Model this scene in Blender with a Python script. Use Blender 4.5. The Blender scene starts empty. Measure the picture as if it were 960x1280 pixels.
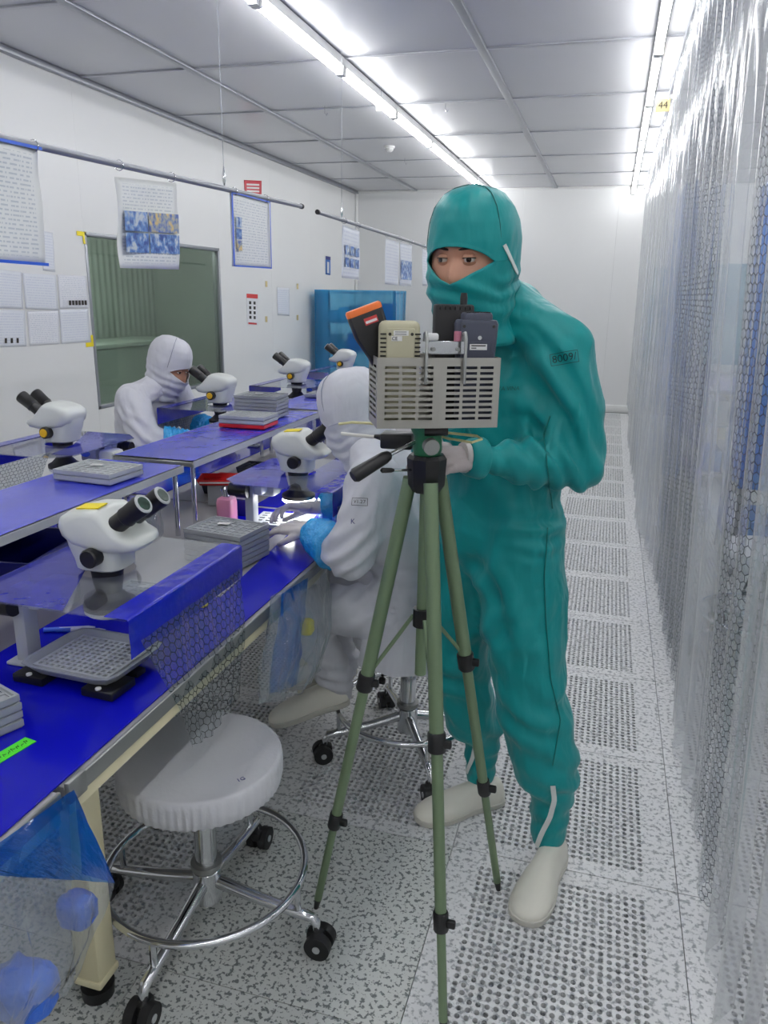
import bpy, bmesh, math, random
import numpy as np
from mathutils import Vector, Matrix, Euler, noise
from mathutils.bvhtree import BVHTree

random.seed(7)
PI = math.pi
sc = bpy.context.scene
col = sc.collection
V = Vector

# ------------------------------------------------------------------ camera
FPX = 960.0
CAMH = 1.5
_d = V((288, -268, FPX)).normalized()
_vx = -53.0
_vy = (FPX * FPX + 288 * _vx) / 268.0
_dn = V((_vx, _vy, FPX)).normalized()
_Y, _Z = _d, -_dn
_X = _Y.cross(_Z)
if _X.x < 0:
    _X = -_X
R3 = Matrix((_X, _Y, _Z))                      # image axes (x right, y down, z forward) -> world
CAMP = V((0, 0, CAMH))
cam_d = bpy.data.cameras.new('camera')
cam = bpy.data.objects.new('camera', cam_d)
col.objects.link(cam)
right, down, fwd = R3.col[0], R3.col[1], R3.col[2]
cam.matrix_world = Matrix.Translation(CAMP) @ Matrix((right, -down, -fwd)).transposed().to_4x4()
cam_d.sensor_fit = 'VERTICAL'
cam_d.sensor_height = 36.0
cam_d.lens = 36.0 * FPX / 1280.0
cam_d.clip_start = 0.02
sc.camera = cam


def ray(px, py):
    return R3 @ V((px - 480, py - 640, FPX))


def PX(px, py, axis, val):
    """the point of a photo pixel's ray on the plane axis = val"""
    r = ray(px, py)
    i = 'xyz'.index(axis)
    return CAMP + r * ((val - CAMP[i]) / r[i])


# ------------------------------------------------------------------ world, exposure
w = bpy.data.worlds.new('world')
sc.world = w
w.use_nodes = True
w.node_tree.nodes['Background'].inputs[0].default_value = (0.9, 0.95, 1, 1)
w.node_tree.nodes['Background'].inputs[1].default_value = 0.1
sc.view_settings.view_transform = 'Standard'
sc.view_settings.look = 'None'
sc.view_settings.exposure = 0.0
sc.view_settings.gamma = 1.0
TUBE_POWER = 27.5
sc.cycles.use_denoising = True
sc.cycles.max_bounces = 10
sc.cycles.transparent_max_bounces = 32
sc.cycles.caustics_reflective = False
sc.cycles.caustics_refractive = False
sc.cycles.sample_clamp_indirect = 6.0


# ------------------------------------------------------------------ materials
def srgb(r, g, b):
    f = lambda c: (c / 255 / 12.92) if c / 255 <= 0.04045 else ((c / 255 + 0.055) / 1.055) ** 2.4
    return (f(r), f(g), f(b), 1.0)


MATS = {}


def mat(name, rgb=(200, 200, 200), rough=0.5, metal=0.0, spec=0.5, coat=0.0, emit=None, alpha=1.0, trans=0.0,
        bump=None, sheen=0.0, nz=None):
    """principled material; bump=(scale, strength, detail); nz=(scale, amount) a slight colour mottling"""
    if name in MATS:
        return MATS[name]
    m = bpy.data.materials.new(name)
    m.use_nodes = True
    nt = m.node_tree
    b = nt.nodes['Principled BSDF']
    c = srgb(*rgb)
    b.inputs['Base Color'].default_value = c
    b.inputs['Roughness'].default_value = rough
    b.inputs['Metallic'].default_value = metal
    b.inputs['Specular IOR Level'].default_value = spec
    b.inputs['Coat Weight'].default_value = coat
    b.inputs['Coat Roughness'].default_value = 0.05
    b.inputs['Alpha'].default_value = alpha
    b.inputs['Transmission Weight'].default_value = trans
    b.inputs['Sheen Weight'].default_value = sheen
    if emit:
        b.inputs['Emission Color'].default_value = srgb(*rgb)
        b.inputs['Emission Strength'].default_value = emit
    if bump or nz:
        tc = nt.nodes.new('ShaderNodeTexCoord')
    if bump:
        n = nt.nodes.new('ShaderNodeTexNoise')
        n.inputs['Scale'].default_value = bump[0]
        n.inputs['Detail'].default_value = bump[2] if len(bump) > 2 else 3
        bp = nt.nodes.new('ShaderNodeBump')
        bp.inputs['Strength'].default_value = bump[1]
        bp.inputs['Distance'].default_value = 0.01
        nt.links.new(tc.outputs['Object'], n.inputs['Vector'])
        nt.links.new(n.outputs['Fac'], bp.inputs['Height'])
        nt.links.new(bp.outputs['Normal'], b.inputs['Normal'])
    if nz:
        n2 = nt.nodes.new('ShaderNodeTexNoise')
        n2.inputs['Scale'].default_value = nz[0]
        n2.inputs['Detail'].default_value = 4
        mr = nt.nodes.new('ShaderNodeMapRange')
        mr.inputs['From Min'].default_value = 0.3
        mr.inputs['From Max'].default_value = 0.7
        mr.inputs['To Min'].default_value = 1 - nz[1]
        mr.inputs['To Max'].default_value = 1 + nz[1]
        mx = nt.nodes.new('ShaderNodeVectorMath')
        mx.operation = 'SCALE'
        mx.inputs[0].default_value = c[:3]
        nt.links.new(tc.outputs['Object'], n2.inputs['Vector'])
        nt.links.new(n2.outputs['Fac'], mr.inputs['Value'])
        nt.links.new(mr.outputs['Result'], mx.inputs['Scale'])
        nt.links.new(mx.outputs[0], b.inputs['Base Color'])
    MATS[name] = m
    return m


class NT:
    """small node-graph helper"""

    def __init__(s, m):
        s.t = m.node_tree

    def n(s, kind, **kw):
        o = s.t.nodes.new('ShaderNode' + kind)
        for k, v in kw.items():
            setattr(o, k, v)
        return o

    def l(s, a, b):
        s.t.links.new(a, b)

    def math(s, op, a, b=None):
        o = s.n('Math', operation=op)
        for i, x in enumerate((a, b)):
            if x is None:
                continue
            if isinstance(x, (int, float)):
                o.inputs[i].default_value = x
            else:
                s.l(x, o.inputs[i])
        return o.outputs[0]

    def vm(s, op, a, b=None, out=0):
        o = s.n('VectorMath', operation=op)
        for i, x in enumerate((a, b)):
            if x is None:
                continue
            if isinstance(x, (tuple, list)):
                o.inputs[i].default_value = x
            else:
                s.l(x, o.inputs[i])
        return o.outputs[out]


def hex_fac(g, uv, cell, width):
    """1 on the printed hexagon lines, 0 between"""
    p = g.vm('MULTIPLY', uv, (1 / cell, 1 / cell, 0))
    r = (1.0, 1.7320508, 1.0)
    h = (0.5, 0.8660254, 0.5)

    def fl(vec):
        # floored modulo minus half the period
        q = g.vm('FLOOR', g.vm('DIVIDE', vec, r))
        return g.vm('SUBTRACT', g.vm('SUBTRACT', vec, g.vm('MULTIPLY', q, r)), h)
    a = g.vm('MULTIPLY', fl(p), (1, 1, 0))
    b = g.vm('MULTIPLY', fl(g.vm('SUBTRACT', p, h)), (1, 1, 0))
    la = g.vm('DOT_PRODUCT', a, a, out=1)
    lb = g.vm('DOT_PRODUCT', b, b, out=1)
    sel = g.math('LESS_THAN', la, lb)
    mx = g.n('Mix', data_type='VECTOR')
    g.l(sel, mx.inputs[0])
    g.l(b, mx.inputs[4])
    g.l(a, mx.inputs[5])
    ab = g.vm('ABSOLUTE', mx.outputs[1])
    dd = g.math('MAXIMUM', g.vm('DOT_PRODUCT', ab, (0.5, 0.8660254, 0), out=1),
                g.vm('DOT_PRODUCT', ab, (1, 0, 0), out=1))
    return g.math('GREATER_THAN', dd, 0.5 - width)


def film(name, tint=(245, 247, 250), haze=0.12, haze_rgb=(235, 238, 240), gloss=1.0, rough=0.08, hexcell=None,
         hexw=0.05, bump=(18, 0.35), line=(40, 44, 48)):
    """clear plastic film: see-through, with mirror-like gloss by angle, some milkiness, perhaps a printed hexagon grid"""
    if name in MATS:
        return MATS[name]
    m = bpy.data.materials.new(name)
    m.use_nodes = True
    g = NT(m)
    nt = m.node_tree
    nt.nodes.remove(nt.nodes['Principled BSDF'])
    out = nt.nodes['Material Output']
    tc = g.n('TexCoord')
    nz = g.n('TexNoise')
    nz.inputs['Scale'].default_value = bump[0]
    nz.inputs['Detail'].default_value = 3
    mp = g.n('Mapping')
    mp.inputs['Scale'].default_value = (1, 1, 0.35)
    g.l(tc.outputs['Object'], mp.inputs[0])
    g.l(mp.outputs[0], nz.inputs['Vector'])
    bp = g.n('Bump')
    bp.inputs['Strength'].default_value = bump[1]
    bp.inputs['Distance'].default_value = 0.02
    g.l(nz.outputs['Fac'], bp.inputs['Height'])
    tr = g.n('BsdfTransparent')
    tr.inputs[0].default_value = srgb(*tint)
    gl = g.n('BsdfGlossy')
    gl.inputs['Roughness'].default_value = rough
    g.l(bp.outputs[0], gl.inputs['Normal'])
    lw = g.n('LayerWeight')
    lw.inputs['Blend'].default_value = 0.5
    g.l(bp.outputs[0], lw.inputs['Normal'])
    fr = g.math('ADD', g.math('MULTIPLY', g.math('POWER', lw.outputs['Facing'], 5.0), 0.9), 0.045)   # gloss by angle, same from both sides
    di = g.n('BsdfDiffuse')
    di.inputs[0].default_value = srgb(*haze_rgb)
    tl = g.n('BsdfTranslucent')
    tl.inputs[0].default_value = srgb(*haze_rgb)
    dm = g.n('MixShader')
    dm.inputs[0].default_value = 0.5
    g.l(di.outputs[0], dm.inputs[1])
    g.l(tl.outputs[0], dm.inputs[2])
    m1 = g.n('MixShader')
    m1.inputs[0].default_value = haze
    g.l(tr.outputs[0], m1.inputs[1])
    g.l(dm.outputs[0], m1.inputs[2])
    last = m1
    if hexcell:
        uv = g.n('UVMap')
        f = hex_fac(g, uv.outputs[0], hexcell, hexw)
        dk = g.n('BsdfDiffuse')
        dk.inputs[0].default_value = srgb(*line)
        m3 = g.n('MixShader')
        g.l(g.math('MULTIPLY', f, 0.85), m3.inputs[0])
        g.l(m1.outputs[0], m3.inputs[1])
        g.l(dk.outputs[0], m3.inputs[2])
        last = m3
    m2 = g.n('MixShader')
    g.l(g.math('MINIMUM', g.math('MULTIPLY', fr, gloss), 1.0), m2.inputs[0])
    g.l(last.outputs[0], m2.inputs[1])
    g.l(gl.outputs[0], m2.inputs[2])
    g.l(m2.outputs[0], out.inputs[0])
    MATS[name] = m
    return m


def speckle(name, base, chip, lo, hi, scale, rough=0.4):
    """vinyl floor covering with scattered grey chips"""
    m = bpy.data.materials.new(name)
    m.use_nodes = True
    g = NT(m)
    b = m.node_tree.nodes['Principled BSDF']
    tc = g.n('TexCoord')
    oi = g.n('ObjectInfo')
    ad = g.vm('ADD', tc.outputs['Object'], oi.outputs['Location'])
    n = g.n('TexNoise')
    n.inputs['Scale'].default_value = scale
    n.inputs['Detail'].default_value = 2.5
    n.inputs['Roughness'].default_value = 0.6
    g.l(ad, n.inputs['Vector'])
    r = g.n('ValToRGB')
    e = r.color_ramp.elements
    e[0].position = lo
    e[0].color = srgb(*chip)
    e[1].position = hi
    e[1].color = srgb(*base)
    g.l(n.outputs['Fac'], r.inputs[0])
    g.l(r.outputs[0], b.inputs['Base Color'])
    b.inputs['Roughness'].default_value = rough
    MATS[name] = m
    return m


def print_mat(name, paper, ink, rows, blocks=0.5, scale=(1, 1)):
    """paper with rows of illegible small print (flat print)"""
    m = bpy.data.materials.new(name)
    m.use_nodes = True
    g = NT(m)
    b = m.node_tree.nodes['Principled BSDF']
    uv = g.n('UVMap')
    sx = g.n('SeparateXYZ')
    g.l(uv.outputs[0], sx.inputs[0])
    row = g.math('MULTIPLY', sx.outputs[1], rows)
    fr = g.math('FRACT', row)
    band = g.math('LESS_THAN', g.math('ABSOLUTE', g.math('SUBTRACT', fr, 0.5)), 0.2)
    cb = g.n('CombineXYZ')
    g.l(g.math('MULTIPLY', sx.outputs[0], 26 * scale[0]), cb.inputs[0])
    g.l(g.math('FLOOR', row), cb.inputs[1])
    wn = g.n('TexNoise')
    wn.inputs['Scale'].default_value = 1.0
    wn.inputs['Detail'].default_value = 1
    g.l(cb.outputs[0], wn.inputs['Vector'])
    on = g.math('GREATER_THAN', wn.outputs['Fac'], blocks)
    mg = g.math('MULTIPLY', g.math('GREATER_THAN', sx.outputs[0], 0.08), g.math('LESS_THAN', sx.outputs[0], 0.92))
    mg = g.math('MULTIPLY', mg, g.math('LESS_THAN', g.math('ABSOLUTE', g.math('SUBTRACT', sx.outputs[1], 0.5)), 0.44))
    f = g.math('MULTIPLY', g.math('MULTIPLY', band, on), mg)
    mx = g.n('Mix', data_type='RGBA')
    g.l(f, mx.inputs[0])
    mx.inputs[6].default_value = srgb(*paper)
    mx.inputs[7].default_value = srgb(*ink)
    g.l(mx.outputs[2], b.inputs['Base Color'])
    b.inputs['Roughness'].default_value = 0.35
    MATS[name] = m
    return m


def photo_mat(name, a, b_, c_, scale):
    """a small printed picture: blurred patches of three colours"""
    m = bpy.data.materials.new(name)
    m.use_nodes = True
    g = NT(m)
    b = m.node_tree.nodes['Principled BSDF']
    uv = g.n('TexCoord')
    n = g.n('TexNoise')
    n.inputs['Scale'].default_value = scale
    n.inputs['Detail'].default_value = 2
    g.l(uv.outputs['Object'], n.inputs['Vector'])
    r = g.n('ValToRGB')
    r.color_ramp.elements[0].position = 0.35
    r.color_ramp.elements[0].color = srgb(*a)
    r.color_ramp.elements[1].position = 0.65
    r.color_ramp.elements[1].color = srgb(*c_)
    e = r.color_ramp.elements.new(0.5)
    e.color = srgb(*b_)
    g.l(n.outputs['Fac'], r.inputs[0])
    g.l(r.outputs[0], b.inputs['Base Color'])
    b.inputs['Roughness'].default_value = 0.3
    MATS[name] = m
    return m


def cloth_mat(name, rgb, rough, spec):
    """woven polyester: fine creases and weave as relief"""
    m = mat(name, rgb, rough, spec=spec, sheen=0.1)
    g = NT(m)
    b = m.node_tree.nodes['Principled BSDF']
    tc = g.n('TexCoord')
    mp = g.n('Mapping')
    mp.inputs['Scale'].default_value = (1, 1, 0.55)
    mp.inputs['Rotation'].default_value = (0.3, 0.35, 0)
    g.l(tc.outputs['Object'], mp.inputs[0])
    prev = None
    for sc_, dist, st, ds in ((7.0, 0.030, 0.50, 1.2), (19.0, 0.009, 0.4, 0.6), (120.0, 0.0015, 0.3, 0.0)):
        n = g.n('TexNoise')
        n.inputs['Scale'].default_value = sc_
        n.inputs['Detail'].default_value = 2.0
        n.inputs['Distortion'].default_value = ds
        g.l(mp.outputs[0], n.inputs['Vector'])
        # folded noise: sharp valleys between rounded folds
        f = g.math('SQRT', g.math('ADD', g.math('POWER', g.math('ABSOLUTE', g.math('SUBTRACT', n.outputs['Fac'], 0.5)), 2.0), 0.0016))
        bp = g.n('Bump')
        bp.inputs['Strength'].default_value = st
        bp.inputs['Distance'].default_value = dist
        g.l(f, bp.inputs['Height'])
        if prev:
            g.l(prev, bp.inputs['Normal'])
        prev = bp.outputs[0]
    g.l(prev, b.inputs['Normal'])
    return m


# colours
mat('wall', (230, 231, 231), 0.35, nz=(0.8, 0.015))
mat('ceiling', (200, 201, 205), 0.25, spec=0.5, nz=(1.2, 0.02))
mat('cross_metal', (176, 178, 184), 0.4, 0.2)
mat('rail_metal', (150, 153, 160), 0.35, 0.6)
mat('white_plastic', (232, 233, 232), 0.35)
mat('under', (10, 11, 12), 0.9)
speckle('floor_perf', (224, 225, 226), (150, 154, 157), 0.37, 0.50, 70)
speckle('floor_solid', (206, 209, 206), (112, 118, 118), 0.41, 0.47, 90)
mat('chrome', (215, 217, 220), 0.13, 1.0)
mat('steel', (188, 186, 178), 0.32, 0.9, bump=(60, 0.03))
mat('dull_steel', (150, 152, 150), 0.4, 0.7)
mat('cream', (222, 214, 178), 0.45)
mat('black', (20, 20, 22), 0.38)
mat('black_matte', (26, 26, 28), 0.6)
mat('blue_mat', (8, 10, 172), 0.16, spec=0.5, bump=(9, 0.06))
mat('blue_sheet', (22, 30, 176), 0.13, spec=0.6, bump=(26, 0.25))
mat('shelf_blue', (52, 62, 196), 0.2, spec=0.7, bump=(12, 0.35))
mat('bench_grey', (158, 156, 158), 0.35, nz=(6, 0.06))
cloth_mat('teal', (4, 138, 139), 0.44, 0.3)
mat('teal_seam', (5, 112, 108), 0.6)
mat('teal_dark', (5, 98, 95), 0.6)
cloth_mat('suit_white', (208, 209, 216), 0.6, 0.3)
mat('suit_line', (120, 128, 150), 0.7)
mat('glove', (208, 202, 200), 0.5, bump=(90, 0.15))
mat('glove_grey', (186, 176, 176), 0.5, bump=(90, 0.15))
mat('cover_blue', (36, 160, 226), 0.12, spec=0.9, bump=(70, 0.8))
mat('skin', (190, 140, 116), 0.5, nz=(30, 0.04))
mat('hair', (26, 20, 18), 0.6)
mat('eye_white', (206, 200, 194), 0.2)
mat('eye_dark', (34, 20, 14), 0.1)
mat('shoe', (222, 220, 208), 0.4)
mat('shoe_sole', (196, 194, 184), 0.5)
mat('scope', (216, 220, 216), 0.3, coat=0.2)
mat('scope_grey', (178, 182, 184), 0.4)
mat('lens', (30, 60, 44), 0.05, coat=1.0)
mat('yellow', (240, 220, 20), 0.45)
mat('knob_yellow', (226, 176, 20), 0.4)
mat('tray', (150, 154, 158), 0.4)
mat('tray_light', (176, 180, 182), 0.4)
mat('tray_dark', (52, 56, 68), 0.4)
mat('red_plastic', (214, 36, 36), 0.3)
mat('pink', (228, 150, 176), 0.3, coat=0.3)
mat('tripod', (116, 136, 106), 0.38, 0.4)
mat('tripod_head', (46, 116, 80), 0.4)
mat('beige_meter', (176, 172, 146), 0.5)
mat('meter_dark', (34, 34, 30), 0.6)
mat('navy_meter', (62, 66, 82), 0.45)
mat('orange', (226, 110, 40), 0.4)
mat('label_white', (226, 226, 224), 0.5)
mat('label_red', (196, 60, 60), 0.5)
mat('seat_cloth', (206, 207, 212), 0.75, bump=(90, 0.15))
mat('paper', (232, 234, 238), 0.4)
mat('blue_trim', (40, 96, 214), 0.35)
mat('red_sign', (196, 40, 58), 0.4)
mat('tag_tan', (206, 190, 140), 0.5)
mat('ink', (40, 36, 34), 0.6)
mat('lime', (76, 216, 40), 0.5)
mat('cable_white', (232, 230, 222), 0.4)
mat('cable_cream', (222, 216, 160), 0.4)
mat('back_room', (192, 202, 197), 0.7, nz=(2, 0.08))
mat('back_dark', (110, 118, 112), 0.6)
mat('navy', (16, 22, 120), 0.3)
mat('tape', (226, 228, 226), 0.5)
mat('tube', (252, 252, 252), 0.4, emit=TUBE_POWER)
mat('scope_lamp', (255, 255, 255), 0.4, emit=40.0)
mat('contents_blue', (50, 110, 220), 0.35, bump=(40, 0.6))
mat('wall_blue', (50, 110, 190), 0.4)
film('film_clear', haze=0.10)
film('film_curtain', tint=(248, 249, 250), haze=0.23, haze_rgb=(244, 246, 249), gloss=1.3, rough=0.12, bump=(5, 0.25))
film('film_curtain_hex', tint=(244, 246, 248), haze=0.18, haze_rgb=(240, 243, 247), gloss=1.3, rough=0.12,
     hexcell=0.024, hexw=0.045, bump=(5, 0.25), line=(70, 74, 80))
film('film_hex', tint=(232, 236, 238), haze=0.10, hexcell=0.021, hexw=0.05, bump=(30, 0.5), line=(30, 38, 46))
film('film_bag', tint=(240, 244, 247), haze=0.22, gloss=1.3, rough=0.07, bump=(26, 0.35))
film('film_bag_blue', tint=(110, 180, 240), haze=0.35, haze_rgb=(10, 110, 230), gloss=1.1, rough=0.07, bump=(26, 0.3))
film('film_blue_rack', tint=(130, 206, 240), haze=0.36, haze_rgb=(52, 168, 228), gloss=1.0, rough=0.12, bump=(6, 0.5))
film('film_blue_panel', tint=(110, 120, 245), haze=0.5, haze_rgb=(36, 44, 210), gloss=1.0, rough=0.05, bump=(8, 0.1))
film('acrylic', tint=(247, 249, 250), haze=0.05, gloss=1.2, rough=0.02, bump=(4, 0.02))
film('window_glass', tint=(226, 234, 228), haze=0.05, haze_rgb=(150, 160, 150), gloss=1.3, rough=0.02, bump=(2, 0.01))
print_mat('print_table', (238, 240, 238), (206, 211, 215), 26, 0.48)
print_mat('print_text', (232, 234, 240), (206, 210, 222), 18, 0.48)
print_mat('print_pale', (226, 230, 238), (212, 217, 230), 14, 0.45)
photo_mat('photo_blue', (34, 70, 150), (96, 140, 200), (206, 214, 220), 40)
photo_mat('photo_mixed', (40, 80, 170), (150, 160, 170), (226, 196, 120), 44)


# ------------------------------------------------------------------ mesh builder
class G:
    def __init__(s):
        s.v, s.f, s.uv = [], [], None

    def add(s, vs, fs, M=None):
        o = len(s.v)
        s.v += [tuple(M @ V(p)) if M is not None else tuple(p) for p in vs]
        s.f += [tuple(i + o for i in f) for f in fs]
        return s

    def box(s, c, size, bevel=0.0, seg=2, rot=None, M=None):
        bm = bmesh.new()
        bmesh.ops.create_cube(bm, size=1.0)
        bmesh.ops.scale(bm, vec=size, verts=bm.verts)
        if bevel:
            bmesh.ops.bevel(bm, geom=bm.edges[:], offset=bevel, segments=seg, affect='EDGES', profile=0.5)
        T = Matrix.Translation(c)
        if rot is not None:
            T = T @ Euler(rot).to_matrix().to_4x4()
        if M is not None:
            T = M @ T
        bm.verts.index_update()
        s.add([v.co[:] for v in bm.verts], [[v.index for v in f.verts] for f in bm.faces], T)
        bm.free()
        return s

    def loft(s, rings, cap=True, closed=True, M=None):
        n = len(rings[0])
        vs = [p for r in rings for p in r]
        fs = []
        for i in range(len(rings) - 1):
            for j in range(n if closed else n - 1):
                k = (j + 1) % n
                fs.append((i * n + j, i * n + k, (i + 1) * n + k, (i + 1) * n + j))
        if cap:
            fs.append(tuple(range(n))[::-1])
            fs.append(tuple((len(rings) - 1) * n + j for j in range(n)))
        return s.add(vs, fs, M)

    def tube(s, pts, r, n=10, closed=False, M=None):
        pts = [V(p) for p in pts]
        rr = r if isinstance(r, (list, tuple)) else [r] * len(pts)
        rings = []
        m = len(pts)
        up = None
        for i, p in enumerate(pts):
            if closed:
                t = (pts[(i + 1) % m] - pts[i - 1]).normalized()
            else:
                t = (pts[min(i + 1, m - 1)] - pts[max(i - 1, 0)]).normalized()
            if up is None:
                a = V((0, 0, 1)) if abs(t.z) < 0.9 else V((1, 0, 0))
                up = (a - t * a.dot(t)).normalized()
            else:
                up = (up - t * up.dot(t)).normalized()
            sd = t.cross(up)
            rings.append([p + (up * math.cos(2 * PI * k / n) + sd * math.sin(2 * PI * k / n)) * rr[i] for k in range(n)])
        if closed:
            rings.append(rings[0])
            return s.loft(rings, cap=False, M=M)
        return s.loft(rings, M=M)

    def lathe(s, prof, n=24, M=None, mod=None):
        """profile [(r, z)] spun about z; closed where r == 0"""
        rings = []
        for r, z in prof:
            rings.append([((r + (mod(2 * PI * k / n, r, z) if mod else 0)) * math.cos(2 * PI * k / n),
                           (r + (mod(2 * PI * k / n, r, z) if mod else 0)) * math.sin(2 * PI * k / n), z) for k in range(n)])
        return s.loft(rings, cap=True, M=M)

    def cyl(s, p0, p1, r, n=16, r1=None):
        return s.tube([p0, p1], [r, r if r1 is None else r1], n)

    def prism(s, poly, h, M=None):
        n = len(poly)
        vs = [(x, y, 0) for x, y in poly] + [(x, y, h) for x, y in poly]
        fs = [tuple(range(n))[::-1], tuple(range(n, 2 * n))] + [(i, (i + 1) % n, n + (i + 1) % n, n + i) for i in range(n)]
        return s.add(vs, fs, M)

    def sheet(s, fn, nu, nv, uvfn=None):
        """open surface fn(u, v) over the unit square"""
        o = len(s.v)
        for j in range(nv + 1):
            for i in range(nu + 1):
                s.v.append(tuple(fn(i / nu, j / nv)))
        for j in range(nv):
            for i in range(nu):
                a = o + j * (nu + 1) + i
                s.f.append((a, a + 1, a + nu + 2, a + nu + 1))
        s.uv = [((i / nu, j / nv) if uvfn is None else uvfn(i / nu, j / nv)) for j in range(nv + 1) for i in range(nu + 1)]
        return s

    def plate(s, nx, ny, px, py, hole, mx, my, t, bottom=False, M=None):
        """flat plate in xy, centred, pierced by nx*ny holes of 8 points each (pitch px, py), with margins mx, my"""
        W, H = nx * px / 2, ny * py / 2
        vs, fs = [], []
        out8 = [(0.5, 0), (0.5, 0.5), (0, 0.5), (-0.5, 0.5), (-0.5, 0), (-0.5, -0.5), (0, -0.5), (0.5, -0.5)]

        def put(x, y, z):
            vs.append((x, y, z))
            return len(vs) - 1
        for j in range(ny):
            for i in range(nx):
                cx, cy = -W + (i + 0.5) * px, -H + (j + 0.5) * py
                o = [put(cx + a * px, cy + b * py, 0) for a, b in out8]
                h = [put(cx + a, cy + b, 0) for a, b in hole]
                d = [put(cx + a, cy + b, -t) for a, b in hole]
                for k in range(8):
                    q = (k + 1) % 8
                    fs.append((o[k], o[q], h[q], h[k]))
                    fs.append((h[k], h[q], d[q], d[k]))
                if bottom:
                    ob = [put(cx + a * px, cy + b * py, -t) for a, b in out8]
                    for k in range(8):
                        q = (k + 1) % 8
                        fs.append((ob[q], ob[k], d[k], d[q]))
        for z in ((0, -t) if bottom else (0,)):
            for (x0, x1, y0, y1) in ((-W - mx, -W, -H, H), (W, W + mx, -H, H), (-W - mx, W + mx, -H - my, -H), (-W - mx, W + mx, H, H + my)):
                if x1 - x0 < 1e-6 or y1 - y0 < 1e-6:
                    continue
                q = [put(x0, y0, z), put(x1, y0, z), put(x1, y1, z), put(x0, y1, z)]
                fs.append(tuple(q) if z == 0 else tuple(q[::-1]))
        A, B = W + mx, H + my
        c = [(-A, -B), (A, -B), (A, B), (-A, B)]
        for k in range(4):
            (x0, y0), (x1, y1) = c[k], c[(k + 1) % 4]
            fs.append((put(x0, y0, 0), put(x0, y0, -t), put(x1, y1, -t), put(x1, y1, 0)))
        return s.add(vs, fs, M)

    def mesh(s, name, smooth=40, weld=0.0):
        me = bpy.data.meshes.new(name)
        me.from_pydata(s.v, [], s.f)
        if s.uv:
            ul = me.uv_layers.new(name='UVMap')
            li = np.empty(len(me.loops), dtype=np.int32)
            me.loops.foreach_get('vertex_index', li)
            ul.data.foreach_set('uv', np.array(s.uv, dtype=np.float32)[li].ravel())
        if weld:
            bm = bmesh.new()
            bm.from_mesh(me)
            bmesh.ops.remove_doubles(bm, verts=bm.verts, dist=weld)
            bm.to_mesh(me)
            bm.free()
        fix_normals(me)
        if smooth:
            me.shade_smooth()
            me.set_sharp_from_angle(angle=math.radians(smooth))
        me.update()
        return me


def fix_normals(me):
    if len(me.polygons) > 30000:
        return
    bm = bmesh.new()
    bm.from_mesh(me)
    bmesh.ops.recalc_face_normals(bm, faces=bm.faces)
    bm.to_mesh(me)
    bm.free()


def link(name, me, m, parent=None, label=None):
    o = bpy.data.objects.new(name, me)
    col.objects.link(o)
    if m is not None and me is not None and not me.materials:
        me.materials.append(MATS[m] if isinstance(m, str) else m)
    if parent is not None:
        o.parent = parent
    if label:
        o['label'] = label
    return o


def obj(name, g, m, parent=None, smooth=40, weld=0.0, label=None):
    return link(name, g.mesh(name, smooth, weld), m, parent, label)


def wobj(name, g, m, parent, **kw):
    """geometry given in world coordinates under a parent that only has a location"""
    base = root_loc(parent)
    g.v = [(x - base.x, y - base.y, z - base.z) for x, y, z in g.v]
    return obj(name, g, m, parent, **kw)


def root_loc(p):
    b = V((0, 0, 0))
    while p is not None:
        b = b + p.location
        p = p.parent
    return b


def tag(o, label, cat, group=None):
    o['label'] = label
    o['category'] = cat
    if group:
        o['group'] = group
    return o


def thing(name, label, cat, loc=(0, 0, 0), rotz=0.0, group=None):
    o = bpy.data.objects.new(name, None)
    col.objects.link(o)
    o.empty_display_size = 0.05
    o.location = loc
    o.rotation_euler = (0, 0, rotz)
    return tag(o, label, cat, group)


def structure(o):
    o['kind'] = 'structure'
    return o


def dup(root, loc=None, rotz=None, label=None, group=None):
    r = root.copy()
    col.objects.link(r)
    if loc is not None:
        r.location = loc
    if rotz is not None:
        r.rotation_euler = (0, 0, rotz)
    if label:
        r['label'] = label
    if group:
        r['group'] = group
    for ch in list(root.children):
        c = ch.copy()
        col.objects.link(c)
        c.parent = r
        for gch in list(ch.children):
            d = gch.copy()
            col.objects.link(d)
            d.parent = c
    return r


def text_mesh(txt, size, m, M, parent=None, name='lettering', extrude=0.0003, align='CENTER', label=None):
    cu = bpy.data.curves.new('t', 'FONT')
    cu.body = txt
    cu.size = size
    cu.extrude = extrude
    cu.align_x = align
    cu.align_y = 'CENTER'
    cu.resolution_u = 3
    to = bpy.data.objects.new('t', cu)
    me = bpy.data.meshes.new_from_object(to)
    bpy.data.objects.remove(to)
    bpy.data.curves.remove(cu)
    me.transform(M)
    me.materials.clear()
    o = link(name, me, m, parent, label)
    return o


OCT = [(math.cos(k * PI / 4), math.sin(k * PI / 4)) for k in range(8)]


def rect8(a, b):
    return [(a, 0), (a, b), (0, b), (-a, b), (-a, 0), (-a, -b), (0, -b), (a, -b)]


# ================================================================== SETTING
XL, XR, YF, YB, ZC = -3.57, 3.1, 10.87, -3.6, 2.86

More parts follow.
